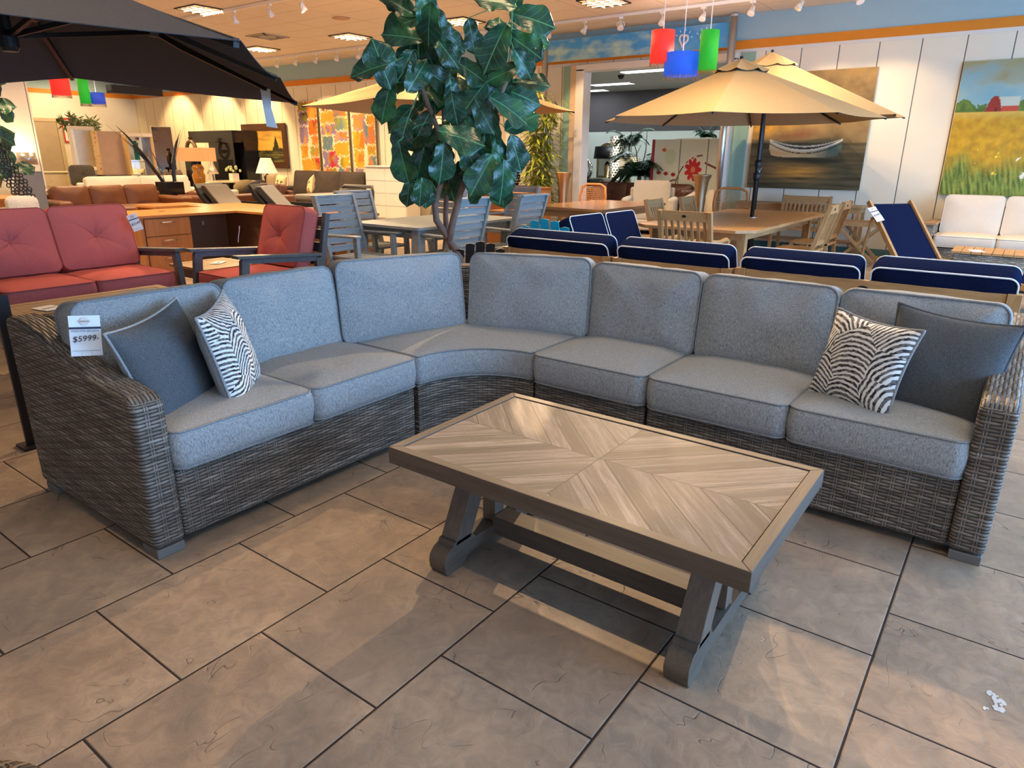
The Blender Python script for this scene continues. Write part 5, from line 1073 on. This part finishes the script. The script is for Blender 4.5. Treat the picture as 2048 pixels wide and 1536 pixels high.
throw('throw_pillow','pale grey cushion on the cream lounge chair in the back room',.42,(13.2,5.35,.62),(-.9,.4,.3),.5,MT['whf'],MT['whf'],4)
# ---------------- far wall group ----------------
cabinet('tall_white_chest','tall white chest of drawers right of the abstract panels',11.4,11.85,11.35,12.65,1.22,MT['wh_metal'],drawers=4,knob=False)
MT['tealg']=plain('teal metallic glaze','1f6b62',.15,.6)
for k,(y,h,r_) in enumerate(((11.85,.60,.055),(11.70,.66,.05),(11.56,.52,.05))):
    t=thing('teal_vase',('tall teal tube vase at the left of three on the white chest','tallest teal tube vase in the middle of three on the white chest','shorter teal tube vase at the right of three on the white chest')[k],'vase',(11.6,y,1.22)); build('tube',MB().prism([(r_*math.cos(a),r_*math.sin(a)) for a in [2*PI*i/12 for i in range(12)]],0,h*.9),MT['tealg'],t); build('slanted_lip',MB().lathe([(r_*.9,h*.9),(r_*1.25,h),(r_*1.1,h)],12),MT['tealg'],t)
sofa('dark_sofa','dark taupe microfibre sofa under the abstract panels',(11.45,14.4,0),-PI/2,3.3,1.1,MT['grv'],1.0,.66,3,.3)
plaid=plain('black and cream plaid','8f8472',.9,var=.9,scale=7)
throw('throw_pillow','shaggy beige throw pillow at the left end of the dark taupe sofa',.48,(10.9,15.55,.74),(-.95,.0,.25),.1,plain('shaggy beige','8f7d5f',.95,var=.4,scale=30,bump=1),plaid,2)
g=G('plaid cloth'); s=g.n('SeparateXYZ'); g.l(g.coord('UV'),s.inputs[0]); a=g.ma('GREATER_THAN',g.ma('SINE',g.ma('MULTIPLY',s.outputs[0],38)),.1); b=g.ma('GREATER_THAN',g.ma('SINE',g.ma('MULTIPLY',s.outputs[1],30)),.2); k_=g.ma('MULTIPLY',g.ma('MULTIPLY',a,b),g.ma('GREATER_THAN',g.noise(g.coord('UV'),20,3),.45)); PLA=g.fin(g.mix(k_,C('cdb98c'),C('2c2726')),.9)
throw('throw_pillow','cream and black plaid throw pillow beside the shaggy one on the dark sofa',.50,(10.75,15.0,.74),(-.95,.15,.25),-.1,PLA,PLA,7)
throw('throw_pillow','ribbon patterned throw pillow at the middle of the dark taupe sofa',.44,(10.85,13.95,.74),(-.8,.5,.25),.3,PLA,PLA,11)
t=thing('black_channel_chair','black velvet channel tufted bench chair with white tag in front of the dark sofa','chair',(9.2,10.75,0),-PI/2)
ch=MB()
for i in range(6): z=.50+i*.055; ch.tube([(-.42,.2,z),(-.2,.28,z),(.2,.28,z),(.42,.2,z)],.032,8)
build('channel_back',ch,MT['blkv'],t,smooth=True); build('seat',MB().box(-.42,.42,-.3,.25,.32,.46),MT['blkv'],t,bevel=.04); build('tag',MB().box(.22,.36,.31,.315,.62,.78),MT['paper'],t); build('back_frame',MB().tube([(-.46,.22,.3),(-.46,.24,.78),(-.40,.30,.86),(.40,.30,.86),(.46,.24,.78),(.46,.22,.3)],.035,8),MT['blkv'],t,smooth=True)
for a in (-1,1):
    for b in (-1,1): build('leg',MB().tube([(a*.36,b*.22,0),(a*.34,b*.2,.34)],.015,6),MT['black'],t)
t=thing('black_cabinet','tall glossy black display cabinet behind the figurine','cabinet',(11.6,18.85,0)); gb=plain('glossy black lacquer','17161a',.12)
build('carcass',MB().box(.1,.5,-1.05,.3,0,2.0),gb,t); build('canopy_top',MB().box(-.25,.52,-1.08,1.1,1.75,2.06),gb,t); build('glass_door',MB().box(-.2,-.18,-1.0,.2,.2,1.75),plain('smoked glass','2e2c2c',.05,Transmission_Weight=.5),t); build('base',MB().box(-.25,.5,-1.08,1.1,0,.5),gb,t)
t=thing('pleated_lamp','white pleated lamp with dark base in front of the framed landscape','lamp',(11.3,16.3,.62)); build('base',MB().lathe([(0,0),(.07,0),(.08,.02),(.07,.20),(.085,.28),(.03,.32),(.03,.38)],20),plain('dark red lacquer','2c1014',.2),t,smooth=True)
build('lamp_shade',MB().lathe([(.28,.36),(.13,.74),(.12,.74),(.27,.36)],36),LS,t); bulb((11.3,16.3,1.2),7,.06)
t=thing('side_table','small dark side table under the white pleated lamp','table',(11.3,16.5,0)); build('top',MB().box(-.3,.3,-.25,.25,.58,.62),MT['black'],t)
for a in (-1,1):
    for b in (-1,1): build('leg',MB().box(a*.26-.02,a*.26+.02,b*.22-.02,b*.22+.02,0,.58),MT['black'],t)
t=thing('owl_lamp','amber glass owl lamp with wide tan rectangular shade','lamp',(9.2,15.95,.60)); amb=plain('amber glass','c98a2c',.08,Transmission_Weight=.4)
build('glass_body',MB().lathe([(0,0),(.12,0),(.17,.03),(.09,.08),(.13,.22),(.15,.36),(.11,.44),(.14,.52),(.10,.60),(0,.62)],20),amb,t,smooth=True); build('ear_tufts',MB().tube([(0,-.02,.50),(.05,-.1,.53),(0,-.19,.58)],[.04,.03,.005],8).tube([(0,.02,.50),(-.05,.1,.53),(0,.19,.58)],[.04,.03,.005],8),amb,t,smooth=True); build('foot',MB().box(-.14,.14,-.16,.16,-.03,0),MT['black'],t); build('rod',MB().tube([(0,0,.56),(0,0,.72)],.01,6),MT['black'],t)
tan=emis('tan linen shade','c98f5c',.35); sh=build('lamp_shade',MB().prism([(-.18,-.42),(.18,-.42),(.18,.42),(-.18,.42)],.68,.98),tan,t); sh.rotation_euler=(0,0,.25); bulb((9.2,15.95,1.75),14,.05)
price_tag('price_tag','white price card hanging below the amber owl lamp',frameM((9.26,15.665,.44),(-.5,-.85,.1),roll=.35),.16,.22,'$395',big=False)
t=thing('lamp_table','small dark table carrying the amber owl lamp','table',(9.2,15.95,0)); build('top',MB().box(-.28,.28,-.27,.27,.53,.57),MT['black'],t); build('pedestal',MB().box(-.2,.2,-.2,.2,0,.53),MT['black'],t)
sofa('cognac_sofa','cognac leather three seat sofa at the left behind the red loveseat',(6.35,14.0,0),0,2.45,1.15,MT['cognac'],.80,.64,3,.26)
t=thing('leather_ottoman','cognac leather ottoman in front of the three seat leather sofa','ottoman',(6.15,12.6,0)); build('top',cushion_mb(rrect(.55,.35,.08),.09,seed=3)[0],MT['cognac'],t,smooth=True).location=(0,0,.48); build('base',MB().box(-.5,.5,-.3,.3,.1,.42),MT['cognac'],t,bevel=.03)
for a in (-1,1): build('foot',MB().box(a*.42-.03,a*.42+.03,-.25,.25,0,.1),MT['black'],t)
sofa('leather_armchair','brown leather club chair below the owl lamp',(8.55,14.55,0),0,1.0,.95,MT['cognac'],.62,.60,1,.18,cat='armchair')
sofa('white_sofa','long white sofa seen from behind the cognac leather sofa',(8.75,17.6,0),0,3.0,1.05,MT['whf'],.86,.62,2,.25)
sofa('white_sofa','white boucle sofa section next to the owl lamp base',(9.9,16.55,0),PI/2,.8,.9,MT['whf'],.72,.60,1,.2)
# black pot with reeds
t=thing('reed_pot','glossy black square pot with long dark reeds behind the cognac sofa','planter',(8.15,15.35,0)); build('pot',MB().prism([(-.24,-.16),(.24,-.16),(.24,.16),(-.24,.16)],.1,.86),gb,t,bevel=.01); build('stand',MB().box(-.2,.2,-.14,.14,0,.1),MT['black'],t)
rd=MB(); r_=random.Random(9)
for (x1,z1,w_) in ((-.95,1.98,.035),(-.85,1.75,.02),(-.7,1.6,.012),(.30,1.75,.04),(.42,1.95,.015),(.36,1.85,.02),(-1.15,2.0,.006),(-.3,1.5,.005),(.1,1.6,.005),(.5,2.0,.006),(-.5,1.9,.006)):
    rd.tube([(-.08 if x1<0 else .12,0,.75),(x1*.45,0,.75+(z1-.75)*.5),(x1*.8,0,.75+(z1-.75)*.84),(x1,0,z1)],[w_,w_,w_*.5,.002],6)
build('reeds',rd,MT['black'],t)
cabinet('cream_dresser','cream dresser with drawers below the cream mirror',7.75,8.25,18.9,20.2,1.0,plain('cream paint','d9c79c',.5),drawers=3).rotation_euler=(0,0,PI/2)
t=thing('cream_mirror','cream framed rectangular mirror standing above the cream dresser','mirror',(8.68,20.45,1.02)); Mm=frameM((0,0,0),(-.15,-1,0)); cp=MT['offw']
build('glass',MB().box(-.24,.24,.08,1.0,0,.01,Mm),plain('mirror glass painted cream reflection','d9cba8',.35,1),t)  # cream tint and blur put a cream reflection into the glass colour
for q in ((-.31,.31,1.0,1.09),(-.31,.31,0,.08),(-.31,-.24,.08,1.0),(.24,.31,.08,1.0)): build('frame_rail',MB().box(q[0],q[1],q[2],q[3],0,.04,Mm),cp,t)
t=thing('mirror_stand','cream cabinet carrying the cream framed mirror','cabinet',(8.68,20.5,0)); build('body',MB().box(-.32,.32,-.18,.18,0,1.0),cp,t); build('top',MB().box(-.34,.34,-.2,.2,1.0,1.02),cp,t)
t=thing('dragonfly_screen','narrow cream panel with small printed flowers right of the cream mirror','screen',(8.97,20.2,0)); painted('panel',.30,2.0,20,90,lambda U,V: lin('b0605a') if fbm(U*8,V*30,2)>.42 else lin('dcc49a'),frameM((0,0,1.0),(-.3,-1,0)),t); build('foot',MB().box(-.15,.15,-.1,.1,0,.02),cp,t)
t=thing('room_divider','plain greige upright panel behind the white sofa','panel',(9.0,19.5,0),-.1); build('panel',MB().box(-.34,.34,-.03,.03,0,1.98),plain('greige panel','b59a84',.6),t); build('foot',MB().box(-.34,.34,-.15,.15,0,.03),MT['black'],t)
t=thing('curio_cabinet','mirrored glass curio cabinet showing window reflections','cabinet',(9.55,19.35,0),-.1); build('mirror_back',MB().box(-.28,.28,.12,.14,.1,1.85),plain('mirror cool','c9d4d8',.02,1),t); 
for x in (-.31,.31): build('side_frame',MB().box(x-.03,x+.03,-.18,.16,0,1.92),plain('gilt wood','c0a068',.4),t)
build('top_frame',MB().box(-.34,.34,-.2,.16,1.86,1.95),cp,t); build('base_cabinet',MB().box(-.3,.3,-.16,.14,0,.85),plain('olive gilt','8a7a45',.5),t)
t=thing('leaning_mirror','tall dark framed mirror leaning beside the reeds','mirror',(11.1,20.9,0)); Mm=frameM((0,0,0),(-.35,-1,0.08)); build('glass',MB().box(-.26,.26,.1,2.2,0,.01,Mm),plain('mirror dusk','8a8484',.02,1),t); build('back_board',MB().box(-.27,.27,0,2.21,-.03,-.001,Mm),MT['offw'],t)
t=thing('bamboo_arrangement','green bamboo leaves above the cream framed mirror','plant',(8.80,20.75,0)); build('pot',MB().lathe([(0,0),(.18,0),(.2,.4),(0,.4)],16),MT['black'],t); 
r_=random.Random(4); sp_=[]; st=MB()
for i in range(26):
    x=r_.uniform(-.4,.42); z=2.05+r_.uniform(0,.28); st.tube([(0,0,.4),(x*.5,0,1.6),(x,0,z)],.006,4)
    for k in range(7): a=r_.uniform(0,6.28); sp_.append(((x,0,z),(math.cos(a),r_.uniform(-.4,.4),math.sin(a)*.8),(0,1,0),.2))
build('stems',st,MT['bamD'],t); leafy(sp_,plain('olive leaf','55602c',.5),t,w_=.2)
t=thing('tufted_chair','dark bronze tufted velvet dining chair in front of the cream mirror','chair',(7.9,18.75,0)); tv=plain('bronze velvet','3f3830',.7,var=.5,scale=9,Sheen_Weight=.5); mb=cushion_mb(rrect(.29,.24,.1),.05,seed=2,button=.03)[0]; mb.v=[tuple(rotM((0,.2,.92),0,math.radians(84))@Vector(p)) for p in mb.v]; build('tufted_back',mb,tv,t,smooth=True); build('seat',MB().box(-.27,.27,-.25,.22,.42,.5),tv,t,bevel=.03)
for a in (-1,1):
    for b in (-1,1): build('leg',MB().tube([(a*.22,b*.2,0),(a*.24,b*.2,.42)],.018,6),MT['black'],t)
t=thing('pumpkin_chair','round channel tufted bronze armchair before the leaning mirror','armchair',(10.6,20.1,0)); cb_=MB()
for i in range(9): a=PI*(.0+i/8); cb_.tube([(.42*math.cos(a),.3*math.sin(a),.42),(.45*math.cos(a),.33*math.sin(a),.8),(.40*math.cos(a),.28*math.sin(a),1.0)],[.09,.09,.05],8)
build('channel_back',cb_,plain('bronze plush','4a3826',.6,Sheen_Weight=.5),t,smooth=True); build('seat',MB().lathe([(0,.15),(.42,.15),(.45,.4),(.40,.48),(0,.5)],24),tv,t,smooth=True); build('foot_ring',MB().lathe([(.3,0),(.3,.15)],20),MT['black'],t)
# dining group far middle
t=thing('marble_dining_table','pale marble dining table with black base carrying the dancer figurine','table',(10.95,17.35,0)); build('tabletop',MB().lathe([(0,.74),(.64,.74),(.65,.77),(0,.77)],36),plain('cream marble','d9c9a8',.2,var=.2),t); build('base',MB().box(-.3,.3,-.3,.3,0,.74),MT['black'],t)
t=thing('dancer_figurine','pale silver dancer figurine in a flared skirt on the marble table','figurine',(10.5,17.5,.77)); sv=plain('pale silver','cfc6b4',.3,.6); build('skirt',MB().lathe([(.15,.18),(.10,.3),(.04,.45),(.05,.56),(.04,.62)],16),sv,t,smooth=True); build('head',MB().ball((0,0,.70),.035,10),sv,t,smooth=True)
for s_ in (-.05,.05): build('leg',MB().tube([(0,s_,0),(0,s_*.8,.2)],[.012,.02],6),sv,t)
build('arms',MB().tube([(0,-.2,.50),(0,-.1,.56),(0,0,.58),(0,.06,.66),(0,.02,.76)],.014,6),sv,t)
t=thing('flower_cube','white cube vase with white and green flowers on the marble table','vase',(10.75,16.95,.77)); build('cube_vase',MB().box(-.09,.09,-.09,.09,0,.2),MT['offw'],t); r_=random.Random(3); fl=MB()
for i in range(14): fl.ball((r_.uniform(-.12,.12),r_.uniform(-.2,.2),.25+r_.uniform(0,.12)),.04,6)
build('blossoms',fl,plain('white green blossom','b9c08a',.8,var=.4,scale=20),t)
t=thing('ring_sculpture','brown ring shaped sculpture with a small bird inside, behind the tan shade','sculpture',(10.9,19.1,1.30)); build('ring',MB().tube([(0,.22*math.cos(a),.26+.22*math.sin(a)) for a in [2*PI*i/24 for i in range(24)]],.05,10,True),plain('bronze ring','7a6248',.4,.4),t,smooth=True); build('bird',MB().ball((0,0,.22),.07,8,1,1.6,.8),MT['black'],t); build('finial',MB().lathe([(.03,.50),(.06,.58),(0,.58)],12),MT['frame'],t); build('pedestal',MB().box(-.15,.15,-.15,.15,-1.3,.0),gb,t)
def shell_chair(label,loc,rz,m,H=.84):
    t=thing('shell_chair',label,'chair',loc,rz); mb=MB(); n=12
    for i in range(n):
        a0,a1=PI*i/n,PI*(i+1)/n
        def P(a,z): k=(z-.42)/(H-.42); return (.28*math.cos(a)*(1+.1*k),.05+.24*math.sin(a)*(1+.35*k),z if z<.6 else .42+(H-.42)*(.55+.45*math.sin(a)))
        mb.add([P(a0,.42),P(a1,.42),P(a1,H),P(a0,H)],[(0,1,2,3)])
    o=build('shell_back',mb,m,t,smooth=True); o.modifiers.new('solid','SOLIDIFY').thickness=.04; build('seat',MB().prism(rrect(.27,.25,.1,4),.40,.48),m,t,bevel=.02)
    for a in (-1,1):
        for b in (-1,1): build('leg',MB().tube([(a*.24,b*.22,0),(a*.18,b*.16,.42)],.014,6),MT['black'],t)
khk=plain('khaki velvet','7a6a4c',.8,var=.2)
shell_chair('khaki shell dining chair at the left behind the charcoal one',(11.75,16.75,0),-PI/2-.8,khk); shell_chair('charcoal shell dining chair nearest the marble table',(10.55,15.85,0),PI,plain('charcoal velvet','2c2b30',.8)); shell_chair('khaki shell dining chair right of the charcoal one, beside the dark sofa',(10.72,16.42,0),2.6,khk,.83)
# loungers in the middle distance
def shell_lounger(label,loc,rz,m1,m2,W=.75):
    t=thing('lounge_chair',label,'lounge chair',loc,rz); pr=[(-.55,.38),(-.1,.30),(.25,.36),(.55,.72),(.62,.92),(.58,.93),(.48,.76),(.2,.44),(-.1,.38),(-.55,.44)]
    build('shell',MB().prism(pr,-W/2,W/2,'x'),m1,t,bevel=.01); cu=[(-.5,.46),(-.1,.42),(.2,.48),(.46,.78),(.52,.90),(.42,.90),(.34,.80),(.12,.56),(-.1,.50),(-.5,.52)]; build('cushion',MB().prism(cu,-W/2+.06,W/2-.06,'x'),m2,t,bevel=.02); build('pedestal',MB().lathe([(0,0),(.3,0),(.3,.03),(.04,.05),(.04,.34),(0,.34)],20),MT['steel'],t)
    for s_ in (-1,1): build('armrest',MB().prism([(-.35,.36),(.35,.45),(.35,.60),(-.30,.58)],s_*(W/2)-.02,s_*(W/2)+.02,'x'),m1,t)
brn=leather('tan brown leather','603a27')
shell_lounger('charcoal shell lounge chair with brown cushion behind the desk',(7.55,11.9,0),.35,MT['black'],plain('dark umber leather','3a2c24',.5)); shell_lounger('second black lounge chair with curved back, right of the charcoal one',(8.05,10.95,0),.6,MT['black'],MT['blkv'],.8)
sofa('tan_leather_chair','tan brown leather chair between the lounge chairs and the dark sofa',(9.0,13.2,0),-PI/2,1.15,.9,brn,.80,.64,1,.2,cat='armchair')
t=thing('slatted_bench','grey topped bench with black vertical bars behind the first board chair','bench',(7.35,9.0,0)); build('cushion',MB().box(-.5,.5,-.25,.25,.78,.86),plain('grey bench pad','8f8b84',.8),t,bevel=.03); bb=MB()
for i in range(9): bb.box(-.46+i*.11,-.43+i*.11,-.22,-.2,.1,.78)
build('bars',bb,MT['black'],t); build('base',MB().box(-.5,.5,-.24,.24,0,.1),MT['black'],t)
cabinet('white_display_unit','white display unit holding a red bag, seen below the fig leaves',10.9,11.4,9.0,9.9,.86,MT['wh_metal'],2)
t=thing('red_bag','glossy red bag on the white display unit below the fig leaves','bag',(11.1,9.2,.86)); build('body',MB().ball((0,0,.10),.17,16,.6,1,.6),plain('glossy red','c0202e',.25),t,smooth=True); build('handle',MB().tube([(0,-.08,.18),(0,-.04,.26),(0,.04,.26),(0,.08,.18)],.008,6),MT['steel'],t)
for k,(hx,y) in enumerate((('3a2a40',9.98),('8a5a70',9.86),('4a3a50',9.78),('b09a90',9.70),('c4a060',9.62))):
    t=thing('fabric_sample',('dark plum','mauve','slate violet','pale taupe','ochre')[k]+' hanging fabric sample strip on the back wall behind the fig tree','fabric sample',(12.17,y,1.95)); build('strip',MB().box(0,.02,-.04,.04,0,.27),plain('sample '+hx,hx,.8),t); build('clip',MB().box(0,.025,-.02,.02,.27,.29),MT['steel'],t)
# ---------------- far left group ----------------
t=thing('oak_round_table','round pale oak dining table at the left edge','table',(4.0,13.9,0)); build('tabletop',MB().lathe([(0,.70),(.73,.70),(.75,.735),(.73,.745),(0,.745)],40),MT['maple'],t); build('apron',MB().lathe([(.64,.6),(.66,.70)],40),MT['maple'],t); build('pedestal',MB().lathe([(0,0),(.35,0),(.35,.05),(.1,.1),(.09,.7),(0,.7)],20),MT['maple'],t)
t=thing('wicker_barrel_table','dark woven drum table in front of the round oak table','table',(2.75,11.35,0)); WDIR[0]='x'; build('drum',MB().lathe([(0,0),(.42,0),(.42,.74),(.45,.78),(0,.78)],32),MT['wick'],t,uv=True); build('rim',MB().tube([(.45*math.cos(a),.45*math.sin(a),.78) for a in [2*PI*i/32 for i in range(32)]],.02,6,True),MT['dkwood'],t)
t=thing('white_bucket_chair','white curved back chair with a hanging tag left of the leather sofa','chair',(3.33,9.55,0)); mb=cushion_mb(rrect(.16,.14,.07),.05,seed=1)[0]; mb.v=[tuple(rotM((0,.18,.80),0,math.radians(84))@Vector(p)) for p in mb.v]; build('back',mb,MT['whf'],t,smooth=True); build('seat',MB().prism(rrect(.2,.2,.08,4),.42,.5),MT['whf'],t)
for a in (-1,1):
    for b in (-1,1): build('leg',MB().tube([(a*.15,b*.15,0),(a*.15,b*.16,.75 if b>0 else .42)],.015,6),MT['black'],t)
t=thing('stone_pedestal','plain grey square pedestal at the left beside the black lattice vase','pedestal',(4.88,13.75,0)); gp=plain('grey laminate','7c8088',.6); build('body',MB().box(-.16,.16,-.16,.16,.0,1.12),gp,t,bevel=.004); build('top',MB().box(-.165,.165,-.165,.165,1.12,1.14),gp,t)
t=thing('lattice_vase','tall black open lattice sculpture vase at the left edge','vase',(3.42,9.75,.12)); lv=MB(); r_=random.Random(12); VR=Vector((.93,-.36,0)); VD2=Vector((.3,.95,0))
base=[]
for i in range(16):
    for j in range(5):
        z=.78+i*.041; sh_=.22*(z-.78)/.65; w_=.085+.02*math.sin(i*.4); c=VR*(-sh_*.9-.02+ (j-2.5)*w_/2.5*1.0+(.02 if i%2 else -.0))+Vector((0,0,z+r_.uniform(-.008,.008)))+VD2*(-.05*math.cos((j-2.5)/2.5*1.4)); rr=r_.uniform(.015,.023); lv.tube([c+VR*rr*math.cos(a)*1.0+Vector((0,0,rr*1.2*math.sin(a))) for a in [2*PI*k/8 for k in range(8)]],.007,5,True)
build('lattice',lv,MT['black'],t); build('foot',MB().lathe([(0,-.12),(.12,-.12),(.12,-.09),(.03,-.07),(.03,.45),(0,.45)],16),MT['black'],t)
t=thing('fig_tree','second fiddle leaf fig cut by the left frame edge behind the lattice vase','tree',(3.08,10.3,0)); sp_=[]; r_=random.Random(6)
for k in range(46): z=r_.uniform(1.15,2.35); a=r_.uniform(0,6.28); d=r_.uniform(.05,.36); sp_.append(((.1+math.cos(a)*d,math.sin(a)*d,z),(math.cos(a),math.sin(a),r_.uniform(-1.1,.3)),(-.3,-.9,.5),r_.uniform(.24,.32)))
foliage('foliage',sp_,t); build('trunk',MB().tube([(0,0,0),(.03,0,1.0),(-.02,.03,2.2)],[.03,.025,.01],8),MT['bark'],t,smooth=True); build('pot',MB().lathe([(0,0),(.17,0),(.2,.33),(0,.33)],20),MT['black'],t)
t=thing('silver_lamp','lamp with metallic silver drum shade in front of the partition wall','lamp',(5.32,14.9,.78)); build('lamp_shade',MB().lathe([(.17,.45),(.15,.66),(.14,.66),(.16,.45)],28),plain('silver foil shade','c4c0b8',.3,.7),t,smooth=True); build('base',MB().lathe([(0,0),(.08,0),(.03,.05),(.03,.5),(0,.5)],16),MT['steel'],t,smooth=True); bulb((5.32,14.9,1.5),10,.04)
t=thing('night_table','cream night table under the silver shaded lamp','table',(5.30,14.85,0)); build('top',MB().box(-.3,.3,-.25,.25,.74,.78),cp,t)
for a in (-1,1):
    for b in (-1,1): build('leg',MB().box(a*.25-.02,a*.25+.02,b*.2-.02,b*.2+.02,0,.74),cp,t)
sofa('cream_sofa','cream sofa at the far left edge behind the round oak table',(4.3,14.93,0),0,1.2,.5,MT['whf'],.80,.55,1,.15)
t=thing('exit_sign','small red and white vertical sign on the far wall beside the door','sign',(10.0,24.47,1.75)); build('plate',MB().box(-.13,.13,-.02,0,0,.72),MT['paper'],t)
for q in ((-.13,.13,.66,.72),(-.13,.13,0,.05),(-.13,-.09,.05,.66),(.09,.13,.05,.66),(-.02,.02,.1,.6)): build('red_band',MB().box(q[0],q[1],-.025,-.02,q[2],q[3]),plain('sign red','c22a22',.5),t)
t=thing('round_stool_table','dark low table beside the tufted velvet chair','table',(8.55,18.8,0)); build('top',MB().box(-.32,.32,-.3,.3,.82,.93),gb,t); build('base',MB().box(-.25,.25,-.25,.25,0,.82),gb,t)
# near left wicker object cut by the frame corner
t=thing('wicker_ottoman','rounded corner of a brown wicker piece at the bottom left frame corner','ottoman',(-.2,1.0,0)); out=rrect(.5,.5,.2,8); WDIR[0]='x'
build('body',MB().prism(out,.02,.30),wicker('brown wicker close',('6a5540','9a8060','3c2f22')),t,uv=True,bevel=.02); build('foot_ring',MB().prism(rrect(.46,.46,.18,4),0,.02),MT['black'],t)
# spots of white scuff and lint on the floor


wsc=plain('white chalk','c4c4c2',.9,var=.05)
for nm,lb,x,y,s_ in (('paint_scuff','white chalky scuff on the floor tile at the lower right',2.03,-.197,1),('lint_scrap','tiny white scrap on the floor right of the coffee table',1.906,.415,.3)):
    t=thing(nm,lb,'scuff' if s_==1 else 'scrap',(x,y,.0005)); r_=random.Random(3); mb=MB()
    for i in range(26 if s_==1 else 6):
        a=r_.uniform(-1,1); cx,cy=a*.045*s_,(a*a*.03+r_.uniform(-.012,.012))*s_; rr=r_.uniform(.004,.012)*s_; ex=r_.uniform(.5,1.3); mb.prism([(cx+rr*ex*math.cos(2*PI*k/7),cy+rr*.6*math.sin(2*PI*k/7)) for k in range(7)],0,.0005+.00002*i)
    build('flakes',mb,wsc,t)
